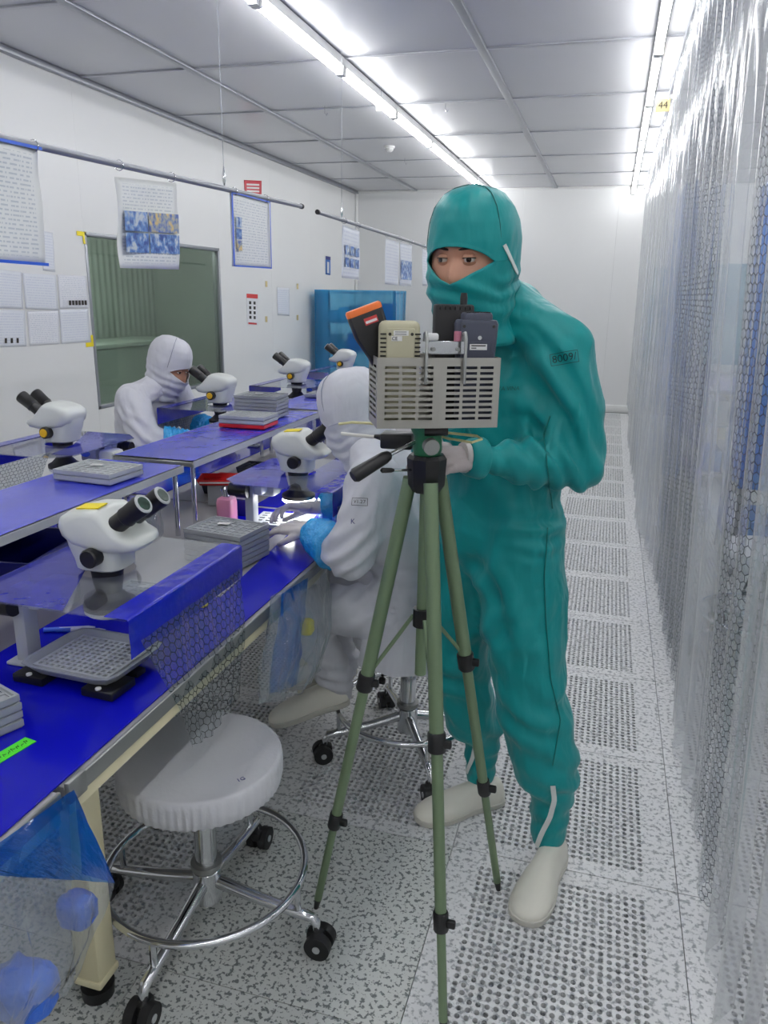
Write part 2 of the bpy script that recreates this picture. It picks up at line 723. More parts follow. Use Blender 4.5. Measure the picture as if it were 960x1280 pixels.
# ---- floor: raised-floor tiles of 60 cm over a dark void
floor = structure(obj('floor', G().box(((XL + XR) / 2, (YF + YB) / 2, -0.09), (XR - XL + 0.5, YF - YB + 0.4, 0.08)), 'under'))
perf = G().plate(22, 25, 0.0198, 0.02, [(0.0066 * a, 0.0071 * b) for a, b in OCT], 0.0812, 0.0485, 0.03)
perf_me = perf.mesh('floor_tile', smooth=0, weld=1e-5)
perf_me.materials.append(MATS['floor_perf'])
solid_me = G().box((0, 0, -0.011), (0.598, 0.598, 0.022)).mesh('floor_tile', smooth=0)
solid_me.materials.append(MATS['floor_solid'])
solids = {(-0.6, 1.52), (-0.6, 0.92), (-1.2, 0.92), (-1.2, 0.32), (-0.6, 0.32)}
for i in range(-6, 6):
    for j in range(-3, 18):
        x, y = 0.6 * i, 0.32 + 0.6 * j
        if y > YF + 0.2 or x < XL - 0.25 or x > XR - 0.2:
            continue
        s = (round(x, 2), round(y, 2)) in solids
        t = link('floor_tile', solid_me if s else perf_me, None, floor)
        t.location = (x, y, 0)

# ---- walls
wl = bpy.data.objects.new('wall_left', None)
col.objects.link(wl)
structure(wl)
WY0, WY1, WZ0, WZ1 = 4.84, 6.81, 0.65, 1.885
seams = [YB, -2.38, -1.18, 0.02, 1.22, 2.42, 3.62, WY0, WY1, 7.98, 9.15, 10.3, YF]
for a, b in zip(seams[:-1], seams[1:]):
    if a == WY0:
        obj('wall_panel', G().box((XL - 0.03, (a + b) / 2, WZ0 / 2), (0.06, b - a - 0.0012, WZ0)), 'wall', wl)
        obj('wall_panel', G().box((XL - 0.03, (a + b) / 2, (WZ1 + ZC) / 2), (0.06, b - a - 0.0012, ZC - WZ1)), 'wall', wl)
    else:
        obj('wall_panel', G().box((XL - 0.03, (a + b) / 2, ZC / 2), (0.06, b - a - 0.0012, ZC)), 'wall', wl)
wf = bpy.data.objects.new('wall_far', None)
col.objects.link(wf)
structure(wf)
xs = [XL, -2.45, -1.25, -0.05, 1.15, XR]
for a, b in zip(xs[:-1], xs[1:]):
    obj('wall_panel', G().box(((a + b) / 2, YF + 0.03, ZC / 2), (b - a - 0.0012, 0.06, ZC)), 'wall', wf)
structure(obj('wall_right', G().box((XR + 0.03, (YF + YB) / 2, ZC / 2), (0.06, YF - YB, ZC)), 'wall'))
structure(obj('wall_back', G().box(((XL + XR) / 2, YB - 0.03, ZC / 2), (XR - XL, 0.06, ZC)), 'wall'))
structure(obj('baseboard_far', G().box(((XL + XR) / 2, YF - 0.01, 0.05), (XR - XL, 0.02, 0.1), 0.004), 'white_plastic'))
structure(obj('baseboard_left', G().box((XL + 0.01, (YF + YB) / 2, 0.05), (0.02, YF - YB, 0.1), 0.004), 'white_plastic'))
structure(obj('trim_1', G().tube([(XL + 0.02, YF - 0.02, 0), (XL + 0.02, YF - 0.02, ZC)], 0.022, 8), 'white_plastic'))
structure(obj('trim_2', G().box((XL + 0.022, (YF + YB) / 2, ZC - 0.02), (0.044, YF - YB, 0.04), 0.008), 'rail_metal'))
structure(obj('trim_3', G().box(((XL + XR) / 2, YF - 0.015, ZC - 0.012), (XR - XL, 0.03, 0.024), 0.006), 'white_plastic'))

# ---- window in the left wall and the dim neighbouring room
win = bpy.data.objects.new('window_1', None)
col.objects.link(win)
structure(win)
fw = G()
wy, wz = (WY0 + WY1) / 2, (WZ0 + WZ1) / 2
for (c, s) in (((XL - 0.03, WY0 + 0.014, wz), (0.07, 0.028, WZ1 - WZ0)), ((XL - 0.03, WY1 - 0.014, wz), (0.07, 0.028, WZ1 - WZ0)),
               ((XL - 0.03, wy, WZ0 + 0.014), (0.07, WY1 - WY0, 0.028)), ((XL - 0.03, wy, WZ1 - 0.014), (0.07, WY1 - WY0, 0.028))):
    obj('window_frame', G().box(c, s, 0.004), 'rail_metal', win)
obj('pane', G().box((XL - 0.02, wy, wz), (0.006, WY1 - WY0 - 0.05, WZ1 - WZ0 - 0.05)), 'window_glass', win)
bw = bpy.data.objects.new('wall_behind_window', None)
col.objects.link(bw)
structure(bw)
cor = G()


def corr(u, v):
    y = 3.6 + u * 4.8
    return (XL - 1.7 + 0.012 * max(-0.6, min(0.6, math.sin(y * 62))), y, 0.0 + v * 2.6)


obj('corrugated_wall', cor.sheet(corr, 420, 1), 'back_room', bw)
obj('side_wall', G().box((XL - 0.9, 3.58, 1.3), (1.7, 0.04, 2.6)), 'back_room', bw)
obj('side_wall', G().box((XL - 0.9, 8.42, 1.3), (1.7, 0.04, 2.6)), 'back_room', bw)
obj('ceiling_board', G().box((XL - 0.9, 6.0, 2.6), (1.7, 4.9, 0.04)), 'back_room', bw)
obj('floor_board', G().box((XL - 0.9, 6.0, -0.02), (1.7, 4.9, 0.04)), 'back_dark', bw)
t = thing('side_table', 'dim table in the neighbouring room seen through the left window', 'table', (XL - 1.3, 6.0, 0))
obj('table_top', G().box((0, 0, 0.98), (0.6, 3.6, 0.04), 0.005), 'back_room', t)
obj('table_front', G().box((0.25, 0, 0.48), (0.04, 3.4, 0.94)), 'back_room', t)

# ---- ceiling: panels, rails
ceil = structure(obj('ceiling', G().box(((XL + XR) / 2, (YF + YB) / 2, ZC + 0.06), (XR - XL + 0.2, YF - YB + 0.2, 0.05)), 'under'))
cx = [XL, -2.71, -1.73, -0.85, 0.09, 1.02, 1.95, XR]
cy = [YB, -2.3, -1.1, 0.1, 1.3, 2.5, 3.7, 4.9, 6.1, 7.3, 8.5, 9.7, YF]
for a, b in zip(cx[:-1], cx[1:]):
    for c, d in zip(cy[:-1], cy[1:]):
        obj('ceiling_panel', G().box(((a + b) / 2, (c + d) / 2, ZC + 0.015), (b - a - 0.006, d - c - 0.006, 0.03), 0.003, 1), 'ceiling', ceil)
for x in (-2.71, -0.85, 1.02):
    obj('ceiling_rail', G().box((x, (YF + YB) / 2, ZC - 0.008), (0.05, YF - YB, 0.02), 0.004), 'rail_metal', ceil)
for y in cy[1:-1]:
    obj('cross_rail', G().box(((XL + XR) / 2, y, ZC - 0.003), (XR - XL, 0.028, 0.012), 0.003), 'cross_metal', ceil)

# ---- tube lights
TPITCH = 1.195
TY0 = 4.885 - TPITCH * 7


def tube_light(x, y, label, group):
    t = thing('tube_light', label, 'light', (x, y, ZC), 0, group)
    obj('housing', G().box((0, 0.595, -0.03), (0.05, 1.19, 0.05), 0.006), 'white_plastic', t)
    obj('lamp_tube', G().cyl((0, 0.035, -0.083), (0, 1.155, -0.083), 0.02, 10), 'tube', t)
    obj('end_cap', G().box((0, 0.018, -0.075), (0.05, 0.03, 0.06), 0.006), 'white_plastic', t)
    obj('end_cap', G().box((0, 1.174, -0.075), (0.05, 0.03, 0.06), 0.006), 'white_plastic', t)
    return t


ordinals = ['first', 'second', 'third', 'fourth', 'fifth', 'sixth', 'seventh', 'eighth', 'ninth', 'tenth', 'eleventh', 'twelfth']
first = None
for x, nm, last in ((-1.70, 'row above the workbenches', 12), (0.11, 'row beside the plastic curtain', 12), (1.95, 'row beyond the plastic curtain', 12)):
    for k in range(last):
        y = TY0 + TPITCH * k
        if y < YB - 0.1:
            continue
        lb = 'white fluorescent ceiling tube, %s from the far end of the %s' % (ordinals[last - 1 - k], nm)
        if first is None:
            first = tube_light(x, y, lb, 'ceiling tube lights, ' + nm)
        else:
            dup(first, (x, y, ZC), 0, lb, 'ceiling tube lights, ' + nm)

# small ceiling things
t = thing('smoke_detector', 'small white round smoke detector on the ceiling', 'smoke detector', PX(487, 187, 'z', 2.83))
t.location.z = ZC
obj('base', G().lathe([(0.0, 0), (0.05, 0), (0.05, -0.018), (0, -0.018)], 20), 'white_plastic', t)
obj('dome', G().lathe([(0.036, -0.016), (0.036, -0.035), (0.02, -0.05), (0.0, -0.052)], 20), 'white_plastic', t)
for (px, py) in ((557, 132), (406, 136), (506, 200)):
    p = PX(px, py, 'z', ZC - 0.02)
    g = G().tube([(p.x, p.y, ZC), (p.x, p.y, ZC - 0.05), (p.x + 0.012, p.y, ZC - 0.066), (p.x + 0.02, p.y, ZC - 0.05)], 0.004, 6)
    o = obj('ceiling_hook', g, 'chrome')
    tag(o, 'small steel hook screwed into the ceiling ' + ('right of the left tube row' if px == 557 else 'left of the tube row, nearer one' if px == 406 else 'beside the smoke detector'), 'hook', 'ceiling hooks')
sg = thing('number_sign', 'tan number plate reading 44 hanging beside the right tube lights', 'sign', (0.19, 5.75, 2.695))
obj('plate', G().box((0, 0, 0), (0.085, 0.004, 0.075), 0.002, 1), 'tag_tan', sg)
text_mesh('44', 0.06, 'ink', Matrix.Translation((0, -0.003, 0)) @ Matrix.Rotation(PI / 2, 4, 'X'), sg)
obj('hanger', G().tube([(0.03, 0, 0.035), (0.03, 0, 0.16)], 0.002, 5), 'chrome', sg)
p = PX(490, 137, 'z', 2.76)
sg = thing('number_tag', 'small white number tag clipped to the left row of tube lights', 'tag', (-1.66, p.y - 0.2, 2.74))
obj('plate', G().box((0, 0, 0), (0.07, 0.004, 0.06), 0.002, 1), 'label_white', sg)
for k in range(3):
    obj('printed_stroke', G().box((-0.014 + 0.014 * k, -0.0025, 0), (0.004, 0.001, 0.03)), 'dull_steel', sg)
obj('hanger', G().tube([(0, 0, 0.028), (0, 0, 0.12)], 0.002, 5), 'chrome', sg)

# unseen fill lamp, added to brighten the neighbouring room through the window
t = thing('room_fill_lamp', 'unseen fill lamp added to brighten the neighbouring room behind the left window', 'light', (XL - 0.8, 6.0, 2.58))
obj('housing', G().box((0, 0, -0.02), (0.08, 1.2, 0.04), 0.004), 'white_plastic', t)
obj('lamp_tube', G().cyl((0, -0.56, -0.06), (0, 0.56, -0.06), 0.015, 8), mat('room_fill_tube', (248, 250, 240), 0.4, emit=115.0), t)

# ================================================================== WORKBENCHES
XB0, XB1, ZT = -2.12, -0.785, 0.72          # bench from the far side to the aisle edge, top height
XM = (XB0 + XB1) / 2
bench_spans = [(-0.75, 0.885), (0.90, 2.55), (2.56, 4.21), (4.22, 5.87)]
bench_names = ['nearest workbench, at the bottom left, with a blue mat', 'workbench with the seated white-suited worker at its aisle side',
               'workbench beyond the seated worker, under the tray stacks', 'farthest workbench of the row, before the blue rack']
for (y0, y1), nm in zip(bench_spans, bench_names):
    t = thing('workbench', 'cream-framed ' + nm, 'workbench', (XM, y0, 0), 0, 'workbenches in one row')
    L = y1 - y0
    W = XB1 - XB0
    obj('table_top', G().box((0, L / 2, ZT - 0.014), (W - 0.012, L, 0.024), 0.002, 1), 'bench_grey', t)
    for s in (-1, 1):
        obj('edge_strip', G().box((s * (W / 2 - 0.004), L / 2, ZT - 0.017), (0.008, L, 0.034), 0.002, 1), 'dull_steel', t)
        obj('side_rail', G().box((s * (W / 2 - 0.022), L / 2, ZT - 0.048), (0.035, L, 0.028), 0.003, 1), 'cream', t)
        for yy in (0.225, L - 0.165):
            lg = obj('leg', G().box((s * (W / 2 - 0.175), yy, 0.36), (0.062, 0.062, 0.63), 0.006), 'cream', t)
            obj('collar', G().box((s * (W / 2 - 0.175), yy, 0.058), (0.07, 0.07, 0.02), 0.006), 'cream', lg)
            obj('foot', G().lathe([(0, 0.0), (0.034, 0.0), (0.036, 0.03), (0.014, 0.036), (0.012, 0.06), (0, 0.06)], 16,
                                  Matrix.Translation((s * (W / 2 - 0.175), yy, 0))), 'black', lg)
    for yy in (0.225, L - 0.165):
        obj('cross_rail', G().box((0, yy, ZT - 0.055), (W - 0.1, 0.04, 0.05), 0.004), 'cream', t)
    if y0 == 0.90:
        tg = obj('tag', G().box((W / 2 - 0.1428, 0.225, 0.60), (0.0015, 0.03, 0.04)), 'yellow', t, label='small yellow tag on the leg')
        cl = obj('edge_clip', G().box((W / 2 - 0.001, 0.02, ZT - 0.014), (0.012, 0.045, 0.04), 0.003), 'dull_steel', t)


def mat_sheet(name, x0, x1, y0, y1, label, z=ZT, m='blue_mat', cut=None):
    poly = [(x0, y0), (x1, y0), (x1, y1), (x0, y1)] if cut is None else cut
    o = obj(name, G().prism(poly, 0.003, Matrix.Translation((0, 0, z - 0.0005))), m)
    return tag(o, label, 'mat', 'blue bench mats')


mat_sheet('bench_mat', -1.26, -0.80, -0.7, 0.39, 'glossy blue mat covering the nearest workbench at the bottom left')
mat_sheet('bench_mat', 0, 0, 0, 0, 'glossy blue mat running along the aisle edge before the near microscope',
          cut=[(-0.80, 2.54), (-1.0, 2.54), (-0.93, 1.70), (-1.24, 1.66), (-1.24, 1.10), (-1.06, 1.06), (-1.06, 0.92), (-1.26, 0.90), (-1.26, 0.40), (-0.80, 0.40)])
mat_sheet('bench_mat', -1.24, -1.02, 2.16, 2.54, 'blue mat piece under the tray of the seated worker')
mat_sheet('bench_mat', -1.24, -0.80, 2.57, 4.19, 'blue mat on the workbench beyond the seated worker')
mat_sheet('bench_mat', -2.10, -1.66, 0.91, 2.54, 'blue mat on the far side of the near workbench')
mat_sheet('bench_mat', -2.10, -1.66, 2.57, 4.19, 'blue mat under the forearms of the far white-suited worker')
mat_sheet('bench_mat', -2.10, -1.66, 4.23, 5.85, 'blue mat on the far side of the farthest workbench')

# ---- raised shelves along the middle
shelf_spans = [(1.02, 2.17), (2.235, 3.42), (3.48, 4.66), (4.72, 5.84)]
shelf_lab = ['blue-topped raised shelf behind the near microscope, carrying one tray', 'blue-topped raised shelf carrying the red and grey tray stacks',
             'blue-topped raised shelf behind the tray stacks, with one grey tray', 'farthest blue-topped raised shelf on the bench row']
ZS = 0.953
for (y0, y1), lb in zip(shelf_spans, shelf_lab):
    t = thing('bench_shelf', lb, 'shelf', (-1.455, y0, ZT), 0, 'raised bench shelves')
    L = y1 - y0
    obj('shelf_board', G().box((0, L / 2, ZS - ZT - 0.012), (0.31, L, 0.018), 0.003, 1), 'dull_steel', t)

    def ripple(u, v, L=L, y0=y0):
        x, y = -0.152 + 0.304 * u, 0.004 + (L - 0.008) * v
        return (x, y, ZS - ZT + 0.0015 + 0.004 * max(0, noise.noise(V((x * 9, (y + y0) * 3.5, y0)))) * (1 - abs(2 * u - 1) ** 6) * (1 - abs(2 * v - 1) ** 8))
    obj('blue_film', G().sheet(ripple, 14, 40), 'shelf_blue', t)
    for s in (-1, 1):
        for yy in (0.025, L - 0.025):
            obj('post', G().cyl((s * 0.138, yy, 0), (s * 0.138, yy, ZS - ZT - 0.02), 0.0085, 12), 'chrome', t)
        obj('edge_tape', G().box((s * 0.1565, L / 2, ZS - ZT - 0.011), (0.003, L, 0.022)), 'tray_light', t)

# ================================================================== TRAYS


def make_tray(m, lx=0.20, ly=0.155, h=0.016, nx=7, ny=6):
    t = thing('component_tray', '', 'tray')
    px, py = (lx - 0.016) / nx, (ly - 0.016) / ny
    obj('pocket_grid', G().plate(nx, ny, px, py, rect8(px * 0.36, py * 0.36), 0.002, 0.002, 0.007, M=Matrix.Translation((0, 0, h - 0.004))), m, t, smooth=0, weld=1e-5)
    rim = G()
    o_, i_ = (lx / 2, ly / 2), (lx / 2 - 0.006, ly / 2 - 0.006)
    prof = [(o_[0] - 0.003, o_[1] - 0.003, 0), (o_[0], o_[1], 0.004), (o_[0], o_[1], h), (i_[0], i_[1], h), (i_[0] - 0.002, i_[1] - 0.002, h - 0.006)]
    rings = [[(a, -b, z), (a, b, z), (-a, b, z), (-a, -b, z)] for a, b, z in prof]
    rim.loft(rings, cap=True)
    obj('tray_body', rim, m, t, smooth=0)
    return t


tray_g = make_tray('tray')
tray_l = make_tray('tray_light')
tray_used = set()


def place_tray(proto, loc, rz, label, group=None):
    if proto.name not in tray_used:
        tray_used.add(proto.name)
        proto.location = loc
        proto.rotation_euler = (0, 0, rz)
        proto['label'] = label
        if group:
            proto['group'] = group
        return proto
    return dup(proto, loc, rz, label, group)


def stack(proto, x, y, z, n, rz, where, step=0.0165, top_label=None):
    for k in range(n):
        lb = 'grey pocket tray, %s of the stack %s' % (['lowest', 'second from bottom', 'third from bottom', 'fourth from bottom', 'fifth from bottom', 'sixth from bottom'][k] if k < n - 1 else 'topmost', where)
        place_tray(proto, (x + random.uniform(-.002, .002), y + random.uniform(-.002, .002), z + k * step), rz + random.uniform(-.02, .02), lb, 'stack of trays ' + where)
    o = obj('paper_slip', G().box((x - 0.02, y + 0.02, z + n * step + 0.0005), (0.035, 0.02, 0.001), rot=(0, 0, rz + 0.3)), 'label_white')
    tag(o, 'small white paper slip on the tray stack ' + where, 'paper')


stack(tray_g, -1.058, 1.995, ZT + 0.003, 6, -0.15, 'between the two aisle-side microscopes')
stack(tray_g, -1.49, 3.19, ZS + 0.006, 6, 0.05, 'at the back of the middle shelf')
stack(tray_l, -1.435, 1.92, ZS + 0.006, 2, -0.05, 'on the near shelf')
stack(tray_g, -1.095, 0.985, ZT + 0.003, 4, -0.35, 'at the left edge of the photo')
place_tray(tray_l, (-1.43, 2.93, ZS + 0.022), 0.03, 'grey pocket tray lying on the red tray, lower of two')
tg_red = dup(tray_g, (-1.43, 2.93, ZS + 0.005), 0.03, 'red pocket tray under grey trays on the middle shelf')
for ch in tg_red.children:
    ch.data = ch.data.copy()
    ch.data.materials[0] = MATS['red_plastic']
place_tray(tray_l, (-1.43, 2.93, ZS + 0.039), 0.02, 'grey pocket tray lying on top of the red tray pair')
place_tray(tray_g, (-1.46, 3.95, ZS + 0.006), 0.0, 'single grey tray on the third shelf beyond the tray stacks')
place_tray(tray_l, (-1.10, 1.63, ZT + 0.003), 0.05, 'grey tray lying under the clear panel behind the near microscope')

# tray on the black stand before the near microscope
st = thing('tray_stand', 'low black metal stand under the tray before the near microscope', 'stand', (-0.99, 1.245, ZT + 0.003), -0.05)
for s in (-1, 1):
    b = obj('stand_rail', G().box((s * 0.085, -0.055, 0.009), (0.075, 0.075, 0.018), 0.003), 'black', st)
    obj('screw', G().lathe([(0, 0.017), (0.006, 0.017), (0.006, 0.021), (0, 0.022)], 10, Matrix.Translation((s * 0.085, -0.085, 0))), 'white_plastic', b)
obj('cross_bar', G().box((0, 0.02, 0.007), (0.22, 0.03, 0.012), 0.003), 'black', st)
big = thing('lidded_tray', 'large grey tray with a patterned floor on the black stand', 'tray', (-0.99, 1.255, ZT + 0.021), -0.05)
rings = []
for a, b, z in ((0.098, 0.083, 0), (0.112, 0.097, 0.02), (0.115, 0.1, 0.02), (0.115, 0.1, 0.022), (0.108, 0.093, 0.022), (0.098, 0.083, 0.010)):
    r = []
    for k in range(32):
        th = 2 * PI * k / 32
        c, s = math.cos(th), math.sin(th)
        q = (abs(c) ** 8 + abs(s) ** 8) ** (-1 / 8)
        r.append((a * c * q, b * s * q, z))
    rings.append(r)
obj('tray_body', G().loft(rings), 'tray', big)
obj('pocket_grid', G().plate(12, 10, 0.0145, 0.0145, rect8(0.0045, 0.0045), 0.004, 0.004, 0.004, M=Matrix.Translation((0, 0, 0.0145))), 'tray_light', big, smooth=0, weld=1e-5)

# tray under the seated worker's hands
wt = thing('work_tray', 'grey tray with rows of dark parts under the seated worker\'s hands', 'tray', (-1.045, 2.385, ZT + 0.003), 0.10)
obj('tray_body', G().box((0, 0, 0.004), (0.20, 0.16, 0.008), 0.002), 'tray_light', wt)
obj('pocket_grid', G().plate(6, 5, 0.031, 0.029, rect8(0.0105, 0.007), 0.006, 0.006, 0.005, M=Matrix.Translation((0, 0, 0.0135))), 'tray_light', wt, smooth=0, weld=1e-5)
for i in range(6):
    for j in range(5):
        obj('part', G().box((-0.0775 + 0.031 * i, -0.058 + 0.029 * j, 0.010), (0.019, 0.012, 0.003)), 'black', wt)
o = thing('tool_tray', 'pale tray with dark slots in front of the second microscope panel', 'tray', (-0.93, 2.62, ZT + 0.004), 0.1)
obj('tray_body', G().box((0, 0, 0.004), (0.20, 0.13, 0.008), 0.002), 'tray_light', o)
obj('pocket_grid', G().plate(6, 4, 0.031, 0.03, rect8(0.0115, 0.006), 0.004, 0.003, 0.005, M=Matrix.Translation((0, 0, 0.0135))), 'tray_light', o, smooth=0, weld=1e-5)

# ================================================================== MICROSCOPES


def make_scope(far):
    """origin: on the bench top under the objective; looks to +x (operator side), focus column behind at -x, -y"""
    t = thing('microscope', '', 'microscope')
    lift = 0.055 if far else 0.0
    cxy = (-0.115, -0.135)
    obj('column', G().box((cxy[0], cxy[1], 0.088 + lift / 2), (0.03, 0.042, 0.176 + lift), 0.004), 'scope_grey', t)
    obj('base_plate', G().box((cxy[0] - 0.005, cxy[1], 0.004), (0.055, 0.07, 0.008), 0.003), 'scope_grey', t)
    kn = obj('focus_knob', G().cyl((cxy[0] - 0.035, cxy[1] - 0.03, 0.142), (cxy[0] + 0.005, cxy[1] - 0.03, 0.142), 0.026, 20), 'black', t)
    obj('knob_grip', G().cyl((cxy[0] - 0.062, cxy[1] - 0.03, 0.142), (cxy[0] - 0.034, cxy[1] - 0.03, 0.142), 0.022, 14), 'black', kn)
    hs = obj('focus_housing', G().box((-0.085, -0.06, 0.135), (0.07, 0.07, 0.06), 0.012), 'scope_grey', t)
    obj('arm', G().box((-0.1, -0.1, 0.14), (0.05, 0.08, 0.04), 0.008), 'scope', t)
    if far:
        obj('badge', G().lathe([(0, 0), (0.02, 0), (0.02, 0.002), (0, 0.002)], 16, Matrix.Translation((-0.075, -0.0245, 0.138)) @ Matrix.Rotation(-PI / 2, 4, 'X') @ Matrix.Diagonal((1, 0.6, 1, 1))), 'blue_trim', hs)
        obj('lamp_box', G().box((-0.16, -0.06, 0.118), (0.07, 0.075, 0.075), 0.016), 'scope', t)
        obj('lamp_knob', G().cyl((-0.14, -0.03, 0.16), (-0.14, -0.03, 0.172), 0.012, 12), 'black', t)
    # objective cone and ring light
    ob = obj('objective', G().lathe([(0, 0.182), (0.036, 0.182), (0.033, 0.15), (0.028, 0.125), (0.044, 0.108), (0.058, 0.1), (0.058, 0.088), (0, 0.088)], 28), 'black', t)
    obj('ring_light', G().lathe([(0.03, 0.088), (0.055, 0.088), (0.057, 0.08), (0.05, 0.074), (0.03, 0.074)], 28), 'white_plastic', ob)
    # neck and head: side profile lofted across the width
    nk = obj('head_neck', G().loft([[(sx * math.copysign(abs(math.cos(a)) ** 0.6, math.cos(a)) + ox, sy * math.copysign(abs(math.sin(a)) ** 0.6, math.sin(a)), z) for a in [2 * PI * k / 28 for k in range(28)]]
                                    for z, sx, sy, ox in ((0.186, 0.05, 0.047, 0), (0.19, 0.055, 0.052, 0), (0.21, 0.057, 0.054, -0.002), (0.24, 0.066, 0.056, -0.006), (0.27, 0.07, 0.056, -0.01), (0.30, 0.06, 0.05, -0.015))]), 'scope', t)
    prof = [(-0.075, 0.262), (-0.083, 0.285), (-0.078, 0.304), (-0.055, 0.318), (-0.015, 0.328), (0.02, 0.33), (0.035, 0.322), (0.06, 0.296), (0.085, 0.272),
            (0.108, 0.262), (0.112, 0.25), (0.1, 0.238), (0.07, 0.232), (0.035, 0.232), (-0.01, 0.236), (-0.05, 0.244)]
    c = (0.01, 0.28)
    rings = []
    for y, s in ((-0.064, 0.62), (-0.0615, 0.78), (-0.055, 0.9), (-0.042, 0.97), (-0.02, 1.0), (0.02, 1.0), (0.042, 0.97), (0.055, 0.9), (0.0615, 0.78), (0.064, 0.62)):
        rings.append([(c[0] + (x - c[0]) * s, y, c[1] + (z - c[1]) * s) for x, z in prof])
    obj('head', G().loft(rings), 'scope', t, smooth=60)
    for s in (-1, 1):
        kb = obj('zoom_knob', G().lathe([(0, 0), (0.021, 0), (0.021, 0.026), (0.018, 0.029), (0, 0.029)], 18,
                                       Matrix.Translation((0.012, s * 0.052, 0.226)) @ Matrix.Rotation(-s * PI / 2, 4, 'X')), 'black', t)
        if far:
            obj('knob_cap', G().lathe([(0, 0.028), (0.016, 0.028), (0.014, 0.033), (0, 0.034)], 16,
                                      Matrix.Translation((0.012, s * 0.052, 0.226)) @ Matrix.Rotation(-s * PI / 2, 4, 'X')), 'knob_yellow', kb)
        d = V((0.80, s * 0.05, 0.60)).normalized()
        p0 = V((0.045, s * 0.031, 0.285))
        ep = obj('eyepiece', G().tube([p0, p0 + d * 0.045, p0 + d * 0.047, p0 + d * 0.052, p0 + d * 0.054, p0 + d * 0.098, p0 + d * 0.105],
                                      [0.021, 0.0205, 0.0225, 0.0225, 0.0215, 0.0235, 0.022], 20), 'black', t)
        obj('rim', G().tube([p0 + d * 0.105, p0 + d * 0.1075], [0.0225, 0.0205], 20), 'scope_grey', ep)
        obj('lens', G().tube([p0 + d * 0.1072, p0 + d * 0.1085], [0.0165, 0.015], 20), 'lens', ep)
    if not far:
        M = Matrix.Translation((-0.004, -0.028, 0.3275)) @ Matrix.Rotation(-0.10, 4, 'Y') @ Matrix.Rotation(0.07, 4, 'X')
        obj('sticker', G().box((0, 0, 0.0015), (0.055, 0.035, 0.0025), M=M), 'yellow', t, label='yellow sticker on the head')
    if lift:
        for ch in t.children:
            if not ch.name.startswith(('column', 'base_plate')):
                ch.location.z = lift
    return t


near_scope = make_scope(False)
near_scope.location = (-1.035, 1.385, ZT + 0.003)
near_scope['label'] = 'near microscope with yellow sticker, eyepieces to the aisle, before the camera'
near_scope['group'] = 'stereo microscopes on the benches'
s2 = dup(near_scope, (-1.0, 2.42, ZT + 0.003), 0, 'microscope the seated worker looks into, lamp shining on the tray', 'stereo microscopes on the benches')
g = G().lathe([(0.03, 0.088), (0.055, 0.088), (0.057, 0.08), (0.05, 0.074), (0.03, 0.074)], 28)
for ch in s2.children:
    if ch.name.startswith('objective'):
        for q in ch.children:
            q.data = q.data.copy()
            q.data.materials[0] = MATS['scope_lamp']
far_scope = make_scope(True)
far_scope.location = (-1.90, 2.35, ZT + 0.003)
far_scope.rotation_euler = (0, 0, PI)
far_scope['label'] = 'far-side microscope at the left edge, eyepieces towards the left wall'
far_scope['group'] = 'stereo microscopes on the benches'
dup(far_scope, (-1.86, 3.49, ZT + 0.003), PI, 'far-side microscope the worker by the window looks into')
dup(far_scope, (-1.86, 4.50, ZT + 0.003), PI, 'far-side microscope with black eyepieces before the white wall, unattended')
dup(far_scope, (-1.87, 5.45, ZT + 0.003), PI, 'farthest microscope, before the blue rack')

# ---- clear splash panels round the microscopes


